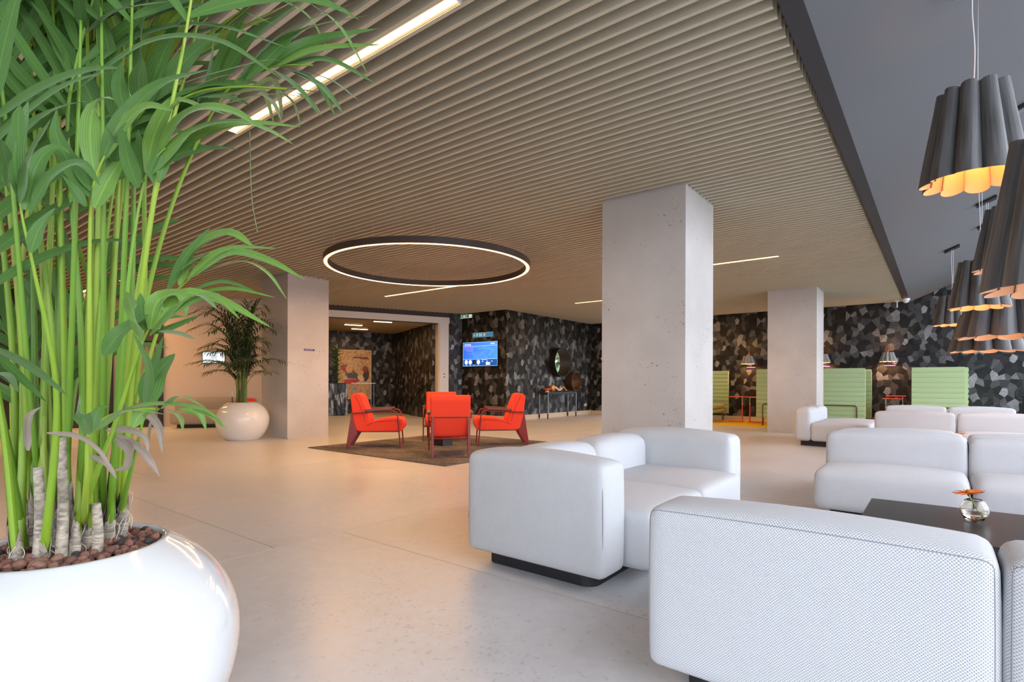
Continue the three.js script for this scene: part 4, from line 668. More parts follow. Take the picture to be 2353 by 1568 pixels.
const PALM = [
  { p: [[-1.824,0.575,-0.449],[-1.657,1.112,-0.405],[-1.597,1.652,-0.363],[-1.560,1.739,-0.367],[-1.533,1.813,-0.375],[-1.491,1.880,-0.383],[-1.451,1.945,-0.389]], leaves: [
    [[[-1.554,1.751,-0.372],[-1.457,1.873,-0.469],[-1.332,1.913,-0.589],[-1.245,1.880,-0.679]],0.027,'mid'],
    [[[-1.563,1.720,-0.365],[-1.465,1.832,-0.462],[-1.355,1.869,-0.569],[-1.221,1.825,-0.695]],0.025,'mid'],
    [[[-1.566,1.690,-0.362],[-1.363,1.775,-0.452],[-1.192,1.745,-0.518],[-1.034,1.635,-0.573]],0.021,'mid'],
    [[[-1.539,1.827,-0.383],[-1.393,1.824,-0.399],[-1.212,1.794,-0.443]],0.025,'mid'],
    [[[-1.572,1.690,-0.358],[-1.621,1.793,-0.329],[-1.689,1.914,-0.286],[-1.727,1.989,-0.266]],0.025,'deep'],
    [[[-1.566,1.724,-0.362],[-1.596,1.815,-0.339],[-1.626,1.903,-0.315],[-1.644,1.971,-0.301]],0.025,'deep'],
    [[[-1.557,1.789,-0.369],[-1.562,1.843,-0.358],[-1.571,1.896,-0.345],[-1.573,1.952,-0.336]],0.022,'mid'],
    [[[-1.575,1.659,-0.355],[-1.590,1.738,-0.300],[-1.603,1.834,-0.247],[-1.582,1.873,-0.220]],0.027,'deep'],
    [[[-1.576,1.652,-0.354],[-1.627,1.707,-0.301],[-1.667,1.780,-0.257],[-1.688,1.836,-0.227]],0.025,'deep'],
    [[[-1.605,1.640,-0.332],[-1.642,1.684,-0.290],[-1.667,1.738,-0.257],[-1.697,1.792,-0.220]],0.028,'deep'],
    [[[-1.533,1.869,-0.388],[-1.487,1.913,-0.401],[-1.424,1.937,-0.426]],0.023,'mid'],
    [[[-1.545,1.827,-0.379],[-1.466,1.834,-0.353],[-1.383,1.848,-0.331]],0.023,'mid']] },
  { p: [[-1.851,0.575,-0.506],[-1.750,1.242,-0.536],[-1.717,1.816,-0.561],[-1.638,1.900,-0.623],[-1.524,1.995,-0.687],[-1.384,2.091,-0.758]], leaves: [
    [[[-1.724,1.809,-0.556],[-1.571,1.911,-0.639],[-1.339,2.039,-0.783],[-1.271,2.045,-0.799]],0.037,'lime'],
    [[[-1.713,1.827,-0.565],[-1.567,1.912,-0.617],[-1.403,1.994,-0.683]],0.026,'lime'],
    [[[-1.688,1.864,-0.584],[-1.582,1.964,-0.665],[-1.411,2.041,-0.796]],0.021,'lime'],
    [[[-1.713,1.822,-0.565],[-1.719,1.956,-0.591],[-1.725,2.113,-0.617],[-1.745,2.188,-0.633]],0.025,'lime'],
    [[[-1.803,1.721,-0.494],[-1.817,1.857,-0.521],[-1.813,1.978,-0.564]],0.023,'lime'],
    [[[-1.724,1.886,-0.556],[-1.668,1.952,-0.565],[-1.585,2.049,-0.595]],0.027,'lime'],
    [[[-1.753,1.841,-0.534],[-1.676,1.938,-0.540],[-1.615,2.038,-0.535]],0.026,'lime'],
    [[[-1.674,1.896,-0.595],[-1.537,1.954,-0.617],[-1.387,2.011,-0.650]],0.027,'lime'],
    [[[-1.782,1.859,-0.511],[-1.643,1.906,-0.492],[-1.501,1.923,-0.477]],0.023,'lime'],
    [[[-1.699,1.905,-0.576],[-1.531,1.944,-0.579],[-1.374,1.961,-0.573]],0.025,'lime']] },
  { p: [[-1.882,0.575,-0.537],[-1.685,1.298,-0.561],[-1.567,1.661,-0.628],[-1.444,1.808,-0.673],[-1.336,1.840,-0.732],[-1.248,1.831,-0.776]], leaves: [
    [[[-1.454,1.796,-0.640],[-1.361,1.880,-0.667],[-1.230,1.951,-0.724]],0.043,'mid'],
    [[[-1.427,1.796,-0.661],[-1.277,1.885,-0.708],[-1.082,1.929,-0.790]],0.027,'mid'],
    [[[-1.401,1.805,-0.682],[-1.253,1.894,-0.737],[-1.066,1.910,-0.823]],0.030,'mid'],
    [[[-1.374,1.826,-0.703],[-1.295,1.912,-0.791],[-1.167,1.964,-0.917]],0.032,'mid'],
    [[[-1.347,1.837,-0.724],[-1.234,1.865,-0.776],[-1.083,1.861,-0.859]],0.024,'light'],
    [[[-1.327,1.841,-0.740],[-1.219,1.843,-0.795],[-1.102,1.771,-0.856]],0.023,'mid'],
    [[[-1.320,1.837,-0.745],[-1.174,1.768,-0.775],[-1.060,1.681,-0.779]],0.020,'mid'],
    [[[-1.313,1.831,-0.750],[-1.165,1.737,-0.746],[-1.041,1.625,-0.722]],0.019,'mid'],
    [[[-1.327,1.835,-0.740],[-1.217,1.775,-0.756],[-1.123,1.655,-0.760]],0.018,'mid'],
    [[[-1.347,1.830,-0.724],[-1.226,1.745,-0.718],[-1.110,1.637,-0.707]],0.018,'mid'],
    [[[-1.273,2.001,-0.782],[-1.190,1.926,-0.809],[-1.107,1.789,-0.835]],0.017,'light'],
    [[[-1.330,2.010,-0.737],[-1.308,1.991,-0.798],[-1.299,1.929,-0.850]],0.015,'light'],
    [[[-1.478,1.770,-0.622],[-1.439,1.859,-0.641],[-1.384,1.973,-0.674]],0.030,'mid'],
    [[[-1.501,1.736,-0.603],[-1.400,1.788,-0.589],[-1.310,1.837,-0.565]],0.026,'deep'],
    [[[-1.421,1.787,-0.666],[-1.394,1.868,-0.713],[-1.311,1.973,-0.805]],0.021,'mid'],
    [[[-1.394,1.779,-0.687],[-1.354,1.809,-0.728],[-1.341,1.710,-0.748]],0.015,'olive'],
    [[[-1.427,1.770,-0.661],[-1.373,1.783,-0.703],[-1.342,1.685,-0.727]],0.013,'olive']] },
  { p: [[-1.884,0.575,-0.548],[-1.584,1.225,-0.513],[-1.522,1.646,-0.511],[-1.433,1.720,-0.555],[-1.322,1.732,-0.616],[-1.205,1.717,-0.682]], leaves: [
    [[[-1.473,1.711,-0.524],[-1.416,1.760,-0.595],[-1.356,1.763,-0.669]],0.014,'mid'],
    [[[-1.393,1.716,-0.586],[-1.270,1.742,-0.687],[-1.164,1.730,-0.773]],0.009,'olive'],
    [[[-1.377,1.696,-0.599],[-1.289,1.728,-0.676],[-1.180,1.720,-0.770]],0.008,'olive'],
    [[[-1.295,1.728,-0.663],[-1.223,1.680,-0.658],[-1.162,1.614,-0.645]],0.011,'olive'],
    [[[-1.257,1.734,-0.693],[-1.260,1.720,-0.729],[-1.274,1.681,-0.757]],0.011,'olive'],
    [[[-1.225,1.729,-0.717],[-1.222,1.723,-0.756],[-1.226,1.700,-0.788]],0.010,'olive'],
    [[[-1.441,1.728,-0.549],[-1.302,1.724,-0.566],[-1.187,1.695,-0.564]],0.012,'olive'],
    [[[-1.457,1.744,-0.536],[-1.379,1.777,-0.599],[-1.273,1.811,-0.684],[-1.255,1.807,-0.700]],0.016,'light']] },
  { p: [[-1.786,0.575,-0.454],[-1.495,1.105,-0.380],[-1.446,1.290,-0.367],[-1.407,1.421,-0.360],[-1.386,1.463,-0.363],[-1.361,1.496,-0.370]], leaves: [
    [[[-1.397,1.416,-0.355],[-1.434,1.495,-0.324],[-1.450,1.547,-0.310],[-1.446,1.594,-0.310]],0.036,'mid'],
    [[[-1.388,1.451,-0.362],[-1.379,1.524,-0.350],[-1.356,1.582,-0.349],[-1.322,1.598,-0.357],[-1.286,1.587,-0.366]],0.035,'light'],
    [[[-1.378,1.486,-0.369],[-1.336,1.549,-0.383],[-1.252,1.630,-0.430],[-1.153,1.657,-0.489]],0.036,'mid'],
    [[[-1.375,1.493,-0.372],[-1.322,1.554,-0.391],[-1.264,1.586,-0.414],[-1.200,1.568,-0.441]],0.032,'light'],
    [[[-1.389,1.392,-0.361],[-1.394,1.452,-0.383],[-1.385,1.528,-0.416]],0.033,'light'],
    [[[-1.403,1.395,-0.350],[-1.395,1.425,-0.324],[-1.379,1.442,-0.304]],0.022,'mid'],
    [[[-1.396,1.427,-0.356],[-1.429,1.483,-0.342],[-1.456,1.522,-0.335]],0.028,'mid']] },
  { p: [[-1.842,0.575,-0.513],[-1.509,1.058,-0.445],[-1.423,1.299,-0.436],[-1.379,1.458,-0.445],[-1.355,1.502,-0.451],[-1.318,1.535,-0.467]], leaves: [
    [[[-1.376,1.452,-0.435],[-1.342,1.496,-0.406],[-1.301,1.542,-0.383]],0.031,'deep'],
    [[[-1.368,1.466,-0.440],[-1.391,1.524,-0.444],[-1.414,1.594,-0.447]],0.027,'mid'],
    [[[-1.361,1.484,-0.446],[-1.358,1.576,-0.461],[-1.331,1.652,-0.493],[-1.300,1.644,-0.529],[-1.259,1.629,-0.572]],0.036,'light'],
    [[[-1.344,1.521,-0.459],[-1.290,1.590,-0.482],[-1.231,1.611,-0.508],[-1.160,1.593,-0.544],[-1.106,1.554,-0.566]],0.038,'light'],
    [[[-1.354,1.481,-0.452],[-1.274,1.568,-0.502],[-1.188,1.587,-0.557],[-1.122,1.563,-0.596],[-1.073,1.530,-0.623]],0.044,'light'],
    [[[-1.347,1.499,-0.457],[-1.270,1.582,-0.535],[-1.212,1.607,-0.598],[-1.134,1.605,-0.676]],0.025,'light'],
    [[[-1.341,1.463,-0.462],[-1.323,1.517,-0.474],[-1.271,1.560,-0.513]],0.022,'mid'],
    [[[-1.400,1.615,-0.416],[-1.374,1.658,-0.400],[-1.337,1.694,-0.393]],0.031,'deep'],
    [[[-1.373,1.630,-0.437],[-1.308,1.655,-0.414],[-1.235,1.666,-0.397]],0.035,'deep'],
    [[[-1.413,1.492,-0.406],[-1.358,1.515,-0.390],[-1.318,1.542,-0.361]],0.025,'mid'],
    [[[-1.350,1.463,-0.455],[-1.349,1.487,-0.450],[-1.329,1.539,-0.460]],0.018,'deep']] },
  { p: [[-1.744,0.575,-0.351],[-1.553,1.007,-0.334],[-1.463,1.259,-0.278],[-1.442,1.357,-0.256],[-1.433,1.397,-0.250]], leaves: [
    [[[-1.448,1.405,-0.238],[-1.375,1.438,-0.222],[-1.303,1.456,-0.203]],0.028,'mid'],
    [[[-1.435,1.396,-0.249],[-1.464,1.495,-0.248],[-1.466,1.601,-0.269]],0.034,'mid'],
    [[[-1.433,1.382,-0.251],[-1.352,1.455,-0.253],[-1.260,1.506,-0.264]],0.040,'mid'],
    [[[-1.425,1.369,-0.257],[-1.417,1.473,-0.278],[-1.404,1.505,-0.304],[-1.400,1.495,-0.322]],0.034,'mid'],
    [[[-1.417,1.363,-0.263],[-1.348,1.421,-0.279],[-1.267,1.438,-0.306],[-1.202,1.386,-0.320]],0.028,'mid'],
    [[[-1.459,1.422,-0.230],[-1.495,1.480,-0.231],[-1.542,1.520,-0.223]],0.026,'deep'],
    [[[-1.415,1.284,-0.264],[-1.400,1.326,-0.272],[-1.370,1.371,-0.292]],0.025,'dark'],
    [[[-1.433,1.573,-0.250],[-1.404,1.529,-0.243],[-1.369,1.468,-0.239]],0.020,'deep']] },
  { p: [[-1.914,0.575,-0.512],[-1.615,1.005,-0.514],[-1.497,1.232,-0.543],[-1.443,1.277,-0.560],[-1.380,1.315,-0.583]], leaves: [
    [[[-1.471,1.246,-0.525],[-1.410,1.320,-0.538],[-1.331,1.388,-0.565]],0.019,'mid'],
    [[[-1.446,1.262,-0.545],[-1.419,1.337,-0.557],[-1.340,1.387,-0.610],[-1.282,1.349,-0.646]],0.044,'light'],
    [[[-1.433,1.278,-0.555],[-1.345,1.343,-0.601],[-1.222,1.344,-0.673]],0.023,'light'],
    [[[-1.424,1.282,-0.562],[-1.312,1.333,-0.605],[-1.212,1.309,-0.637],[-1.110,1.258,-0.672]],0.027,'light'],
    [[[-1.414,1.290,-0.570],[-1.284,1.311,-0.615],[-1.195,1.277,-0.629],[-1.118,1.211,-0.633]],0.017,'light'],
    [[[-1.430,1.246,-0.557],[-1.338,1.267,-0.594],[-1.237,1.235,-0.637]],0.011,'mid'],
    [[[-1.424,1.242,-0.562],[-1.373,1.259,-0.633],[-1.312,1.242,-0.712]],0.014,'light'],
    [[[-1.468,1.254,-0.528],[-1.437,1.291,-0.534],[-1.362,1.336,-0.574]],0.016,'mid']] },
  { p: [[-1.836,0.575,-0.415],[-1.493,0.908,-0.420],[-1.353,1.125,-0.440],[-1.328,1.158,-0.447],[-1.301,1.180,-0.455]], leaves: [
    [[[-1.335,1.117,-0.429],[-1.264,1.168,-0.392],[-1.189,1.197,-0.357]],0.031,'light'],
    [[[-1.330,1.138,-0.432],[-1.345,1.178,-0.432],[-1.358,1.221,-0.434]],0.026,'mid'],
    [[[-1.321,1.142,-0.440],[-1.306,1.202,-0.450],[-1.269,1.215,-0.478],[-1.256,1.167,-0.487]],0.038,'light'],
    [[[-1.312,1.149,-0.446],[-1.282,1.218,-0.486],[-1.236,1.210,-0.538],[-1.155,1.150,-0.617]],0.026,'light'],
    [[[-1.312,1.145,-0.446],[-1.178,1.203,-0.475],[-1.081,1.167,-0.474]],0.023,'light'],
    [[[-1.315,1.131,-0.444],[-1.277,1.149,-0.475],[-1.240,1.171,-0.505]],0.015,'mid'],
    [[[-1.307,1.138,-0.451],[-1.189,1.125,-0.448],[-1.084,1.108,-0.435]],0.013,'olive'],
    [[[-1.399,1.085,-0.379],[-1.360,1.130,-0.397],[-1.302,1.170,-0.431]],0.037,'mid'],
    [[[-1.321,1.128,-0.440],[-1.241,1.176,-0.459],[-1.144,1.202,-0.492],[-1.067,1.152,-0.508]],0.021,'light']] },
  { p: [[-1.873,0.575,-0.461],[-1.536,0.818,-0.386],[-1.469,0.917,-0.374],[-1.424,0.947,-0.384],[-1.341,0.971,-0.411],[-1.275,0.974,-0.437]], leaves: [
    [[[-1.419,0.919,-0.363],[-1.365,0.961,-0.334],[-1.298,1.003,-0.314]],0.033,'mid'],
    [[[-1.415,0.929,-0.366],[-1.425,0.966,-0.377],[-1.425,0.978,-0.397]],0.020,'mid'],
    [[[-1.415,0.922,-0.366],[-1.280,0.970,-0.383],[-1.134,0.968,-0.409]],0.015,'light'],
    [[[-1.404,0.940,-0.375],[-1.316,0.980,-0.423],[-1.195,0.972,-0.498],[-1.142,0.933,-0.519]],0.016,'light'],
    [[[-1.348,0.933,-0.418],[-1.349,0.961,-0.434],[-1.331,0.971,-0.464]],0.026,'light'],
    [[[-1.301,0.972,-0.455],[-1.211,1.000,-0.457],[-1.111,0.979,-0.466]],0.013,'light'],
    [[[-1.292,0.972,-0.462],[-1.207,0.958,-0.455],[-1.138,0.936,-0.435]],0.013,'light'],
    [[[-1.270,0.972,-0.479],[-1.255,0.961,-0.511],[-1.259,0.924,-0.528]],0.016,'light'],
    [[[-1.251,0.972,-0.495],[-1.183,0.960,-0.503],[-1.126,0.939,-0.504]],0.011,'light']] },
  { p: [[-1.893,0.575,-0.540],[-1.501,0.893,-0.477],[-1.464,0.971,-0.480],[-1.445,1.007,-0.482]], leaves: [
    [[[-1.452,0.972,-0.477],[-1.434,1.040,-0.488],[-1.394,1.095,-0.516]],0.050,'mid'],
    [[[-1.455,0.970,-0.475],[-1.352,1.061,-0.447],[-1.279,1.129,-0.396]],0.022,'deep'],
    [[[-1.446,1.021,-0.482],[-1.384,1.077,-0.473],[-1.320,1.128,-0.465]],0.016,'deep']] },
  { p: [[-1.868,0.575,-0.341],[-1.771,0.847,-0.291],[-1.758,1.006,-0.250],[-1.740,1.106,-0.226]], leaves: [
    [[[-1.725,1.112,-0.251],[-1.563,1.060,-0.291],[-1.413,0.999,-0.323]],0.025,'deep'],
    [[[-1.719,1.100,-0.255],[-1.660,1.039,-0.292],[-1.602,0.982,-0.327]],0.018,'deep'],
    [[[-1.707,1.050,-0.265],[-1.584,1.038,-0.262],[-1.465,1.008,-0.255]],0.015,'mid']] },
];
const DRY = [
  [[[-1.544,0.916,-0.316],[-1.487,0.907,-0.361],[-1.452,0.875,-0.388],[-1.425,0.819,-0.409]],0.011],
  [[[-1.537,0.915,-0.423],[-1.490,0.914,-0.459],[-1.466,0.896,-0.479],[-1.459,0.860,-0.484]],0.016],
  [[[-1.542,0.901,-0.445],[-1.495,0.866,-0.481],[-1.460,0.802,-0.509]],0.020],
  [[[-1.545,0.893,-0.442],[-1.520,0.866,-0.462],[-1.523,0.826,-0.459],[-1.545,0.818,-0.442]],0.024],
  [[[-1.533,0.860,-0.388],[-1.500,0.841,-0.413],[-1.482,0.807,-0.428]],0.014],
  [[[-1.642,0.871,-0.303],[-1.639,0.948,-0.305],[-1.615,0.974,-0.324]],0.017],
  [[[-1.637,0.965,-0.472],[-1.587,0.957,-0.511],[-1.554,0.915,-0.537],[-1.545,0.848,-0.543]],0.024],
  [[[-1.592,0.928,-0.533],[-1.597,0.883,-0.529],[-1.600,0.860,-0.526]],0.011],
];
const STRAND = [[-1.294,1.626,-0.638],[-1.293,1.559,-0.639],[-1.290,1.464,-0.642],[-1.279,1.385,-0.650]];
const FRONDS = [
  { p: [[-1.868,0.575,-0.341],[-2.097,1.000,-0.353],[-2.132,1.516,-0.389],[-2.095,1.903,-0.418],[-2.100,2.211,-0.389],[-2.124,2.385,-0.345]], r: 2, n: 10, l: 0.50, w: 0.034, a: [50, 28], d: 0.35, t: 'dark' },
  { p: [[-1.913,0.575,-0.404],[-2.028,1.263,-0.508],[-2.025,1.744,-0.575],[-1.985,2.083,-0.606],[-1.954,2.354,-0.630],[-1.922,2.516,-0.655]], r: 2, n: 10, l: 0.48, w: 0.034, a: [45, 25], d: 0.35, t: 'dark' },
  { p: [[-1.752,0.575,-0.304],[-1.752,0.902,-0.280],[-1.725,1.205,-0.238],[-1.672,1.437,-0.216],[-1.573,1.604,-0.229]], r: 2, n: 7, l: 0.35, w: 0.036, a: [50, 22], d: 0.35, t: 'dark' },
  { p: [[-1.857,0.575,-0.448],[-1.845,1.372,-0.525],[-1.809,1.780,-0.553],[-1.745,2.020,-0.565],[-1.614,2.225,-0.591]], r: 2, n: 11, l: 0.42, w: 0.036, a: [24, 12], d: 0.08, t: 'lime' },
  { p: [[-1.842,0.575,-0.362],[-1.830,1.117,-0.372],[-1.856,1.558,-0.389],[-1.884,1.869,-0.367],[-1.899,2.089,-0.317]], r: 2, n: 9, l: 0.42, w: 0.032, a: [48, 25], d: 0.40, t: 'dark' },
  { p: [[-1.870,0.575,-0.491],[-1.926,1.128,-0.525],[-2.072,1.502,-0.487],[-2.119,1.762,-0.475],[-2.102,2.015,-0.514]], r: 2, n: 8, l: 0.34, w: 0.036, a: [45, 20], d: 0.35, t: 'dark' },
  { p: [[-1.818,0.575,-0.429],[-1.966,1.001,-0.443],[-1.977,1.256,-0.485],[-1.961,1.336,-0.523],[-1.921,1.388,-0.555]], r: 1, n: 7, l: 0.30, w: 0.032, a: [45, 20], d: 0.50, t: 'dark' },
  { p: [[-1.854,0.575,-0.400],[-1.947,0.930,-0.382],[-2.002,1.098,-0.364],[-2.050,1.171,-0.327]], r: 1, n: 6, l: 0.28, w: 0.032, a: [45, 20], d: 0.45, t: 'dark' },
  { p: [[-1.812,0.575,-0.409],[-1.740,1.156,-0.366],[-1.766,1.613,-0.320],[-1.746,1.834,-0.284],[-1.741,1.990,-0.238]], r: 2, n: 9, l: 0.42, w: 0.045, a: [48, 24], d: 0.40, t: 'mid' },
  { p: [[-1.801,0.575,-0.468],[-1.650,1.113,-0.436],[-1.620,1.514,-0.460],[-1.576,1.651,-0.481],[-1.509,1.716,-0.508]], r: 2, n: 5, l: 0.30, w: 0.050, a: [40, 14], d: 0.35, t: 'mid' },
  { p: [[-1.949,0.575,-0.368],[-1.823,1.026,-0.276],[-1.708,1.458,-0.227],[-1.747,1.821,-0.197],[-1.773,2.144,-0.177]], r: 3, n: 5, l: 0.42, w: 0.038, a: [46, 24], d: 0.4, t: 'stem' },
  { p: [[-1.931,0.575,-0.328],[-1.878,1.026,-0.319],[-1.859,1.505,-0.281],[-1.915,1.907,-0.237],[-1.952,2.266,-0.207]], r: 3, n: 5, l: 0.42, w: 0.038, a: [46, 24], d: 0.4, t: 'stem' },
  { p: [[-1.812,0.575,-0.319],[-1.873,1.026,-0.335],[-1.859,1.512,-0.305],[-1.905,1.920,-0.269],[-1.935,2.284,-0.245]], r: 3, n: 5, l: 0.42, w: 0.038, a: [46, 24], d: 0.4, t: 'stem' },
  { p: [[-1.948,0.575,-0.366],[-1.827,1.026,-0.330],[-1.775,1.489,-0.288],[-1.822,1.878,-0.251],[-1.853,2.225,-0.227]], r: 3, n: 5, l: 0.42, w: 0.038, a: [46, 24], d: 0.4, t: 'stem' },
  { p: [[-1.852,0.575,-0.354],[-1.890,1.026,-0.362],[-1.897,1.534,-0.355],[-1.909,1.961,-0.345],[-1.918,2.341,-0.339]], r: 3, n: 5, l: 0.42, w: 0.038, a: [46, 24], d: 0.4, t: 'stem' },
  { p: [[-1.954,0.575,-0.397],[-1.753,1.026,-0.324],[-1.632,1.455,-0.274],[-1.663,1.814,-0.250],[-1.683,2.135,-0.234]], r: 3, n: 5, l: 0.42, w: 0.038, a: [46, 24], d: 0.4, t: 'stem' },
  { p: [[-1.748,0.575,-0.356],[-1.839,1.026,-0.370],[-1.789,1.517,-0.376],[-1.762,1.929,-0.397],[-1.744,2.297,-0.411]], r: 3, n: 5, l: 0.42, w: 0.038, a: [46, 24], d: 0.4, t: 'stem' },
  { p: [[-1.889,0.575,-0.397],[-1.848,1.026,-0.399],[-1.849,1.537,-0.402],[-1.852,1.966,-0.400],[-1.854,2.349,-0.399]], r: 3, n: 5, l: 0.42, w: 0.038, a: [46, 24], d: 0.4, t: 'stem' },
  { p: [[-1.796,0.575,-0.390],[-1.851,1.026,-0.380],[-1.859,1.527,-0.361],[-1.879,1.948,-0.346],[-1.892,2.324,-0.335]], r: 3, n: 5, l: 0.42, w: 0.038, a: [46, 24], d: 0.4, t: 'stem' },
  { p: [[-1.899,0.575,-0.425],[-1.668,1.027,-0.385],[-1.510,1.452,-0.358],[-1.503,1.809,-0.364],[-1.498,2.128,-0.368]], r: 3, n: 5, l: 0.42, w: 0.038, a: [46, 24], d: 0.4, t: 'stem' },
  { p: [[-1.800,0.575,-0.414],[-1.723,1.026,-0.388],[-1.630,1.477,-0.356],[-1.641,1.855,-0.346],[-1.650,2.193,-0.340]], r: 3, n: 5, l: 0.42, w: 0.038, a: [46, 24], d: 0.4, t: 'stem' },
  { p: [[-1.709,0.575,-0.405],[-1.821,1.026,-0.454],[-1.845,1.555,-0.471],[-1.843,2.000,-0.473],[-1.841,2.396,-0.474]], r: 3, n: 5, l: 0.42, w: 0.038, a: [46, 24], d: 0.4, t: 'stem' },
  { p: [[-1.854,0.575,-0.451],[-1.689,1.027,-0.437],[-1.602,1.490,-0.423],[-1.604,1.879,-0.421],[-1.606,2.226,-0.420]], r: 3, n: 5, l: 0.42, w: 0.038, a: [46, 24], d: 0.4, t: 'stem' },
  { p: [[-1.756,0.575,-0.440],[-1.704,1.027,-0.436],[-1.637,1.496,-0.417],[-1.646,1.890,-0.411],[-1.651,2.241,-0.406]], r: 3, n: 5, l: 0.42, w: 0.038, a: [46, 24], d: 0.4, t: 'stem' },
  { p: [[-1.849,0.575,-0.475],[-1.710,1.027,-0.472],[-1.660,1.518,-0.480],[-1.650,1.931,-0.488],[-1.643,2.299,-0.494]], r: 3, n: 5, l: 0.42, w: 0.038, a: [46, 24], d: 0.4, t: 'stem' },
  { p: [[-1.780,0.575,-0.469],[-1.804,1.026,-0.469],[-1.821,1.556,-0.495],[-1.786,2.002,-0.522],[-1.763,2.399,-0.540]], r: 3, n: 5, l: 0.42, w: 0.038, a: [46, 24], d: 0.4, t: 'stem' },
  { p: [[-1.855,0.575,-0.503],[-1.603,1.027,-0.435],[-1.461,1.452,-0.395],[-1.464,1.809,-0.392],[-1.466,2.127,-0.391]], r: 3, n: 5, l: 0.42, w: 0.038, a: [46, 24], d: 0.4, t: 'stem' },
  { p: [[-1.793,0.575,-0.500],[-1.574,1.027,-0.458],[-1.421,1.452,-0.427],[-1.413,1.809,-0.433],[-1.408,2.128,-0.437]], r: 3, n: 5, l: 0.42, w: 0.038, a: [46, 24], d: 0.4, t: 'stem' },
  { p: [[-1.870,0.575,-0.536],[-1.635,1.027,-0.489],[-1.510,1.495,-0.515],[-1.434,1.889,-0.574],[-1.384,2.241,-0.613]], r: 3, n: 5, l: 0.42, w: 0.038, a: [46, 24], d: 0.4, t: 'stem' },
  { p: [[-1.813,0.575,-0.536],[-1.553,1.027,-0.477],[-1.374,1.453,-0.467],[-1.320,1.812,-0.509],[-1.285,2.131,-0.537]], r: 3, n: 5, l: 0.42, w: 0.038, a: [46, 24], d: 0.4, t: 'stem' },
];
const toCam = V(0.955, 0.12, 0.27).normalize();
const palm = thing('kentia_palm', 'large kentia palm with lime stems and arching fronds in the big white bowl', 'palm', [BIG[0], 0.56, BIG[1]]);
const P0 = [BIG[0], 0.56, BIG[1]];
// papery sleeve and torn fibres round the foot of a stem
function sleeve(p, r) {
  if (r5() < 0.3) return;
  const b = V(p[0][0] - P0[0], p[0][1] - P0[1], p[0][2] - P0[2]), d = V(p[1][0] - p[0][0], p[1][1] - p[0][1], p[1][2] - p[0][2]).normalize(), h = 0.06 + r5() * 0.14, c = new THREE.CatmullRomCurve3([b.clone().addScaledVector(d, -0.01), b.clone().addScaledVector(d, h * 0.5), b.clone().addScaledVector(d, h)]);
  const g = new THREE.TubeGeometry(c, 14, 1, 9), q = g.attributes.position, ct = c.getSpacedPoints(14), w = r5() * 9;
  for (let i = 0; i <= 14; i++) for (let j = 0; j <= 9; j++) { const k = i * 10 + j, rr = r * (1.55 - 0.4 * i / 14) * (1 + 0.16 * Math.sin(j * 2.1 + w) + 0.10 * Math.sin(i * 1.3 + j + w)), top = i > 9 ? (i - 9) / 5 * 0.06 * Math.sin(j * 1.4 + w) : 0; q.setXYZ(k, ct[i].x + (q.getX(k) - ct[i].x) * rr, ct[i].y + (q.getY(k) - ct[i].y) * rr - top * 0.5, ct[i].z + (q.getZ(k) - ct[i].z) * rr); }
  g.computeVertexNormals(); part('husk', g, bark, palm, 'papery dry husk round a stem');
  for (let k = 0; k < 3; k++) { const a = r5() * 6.28, o = b.clone().addScaledVector(d, h * (0.5 + 0.4 * r5())); part('fibre', tube([[o.x + Math.cos(a) * r, o.y, o.z + Math.sin(a) * r], [o.x + Math.cos(a + 0.6) * r * 2.2, o.y - 0.015, o.z + Math.sin(a + 0.6) * r * 2.2], [o.x + Math.cos(a + 1.1) * r * 1.6, o.y - 0.045, o.z + Math.sin(a + 1.1) * r * 1.6]], 0.0009, 10, 4), fibreMat, palm); }
}
let leafletCount = 0; const mass = []; const r5 = mulberry(77);
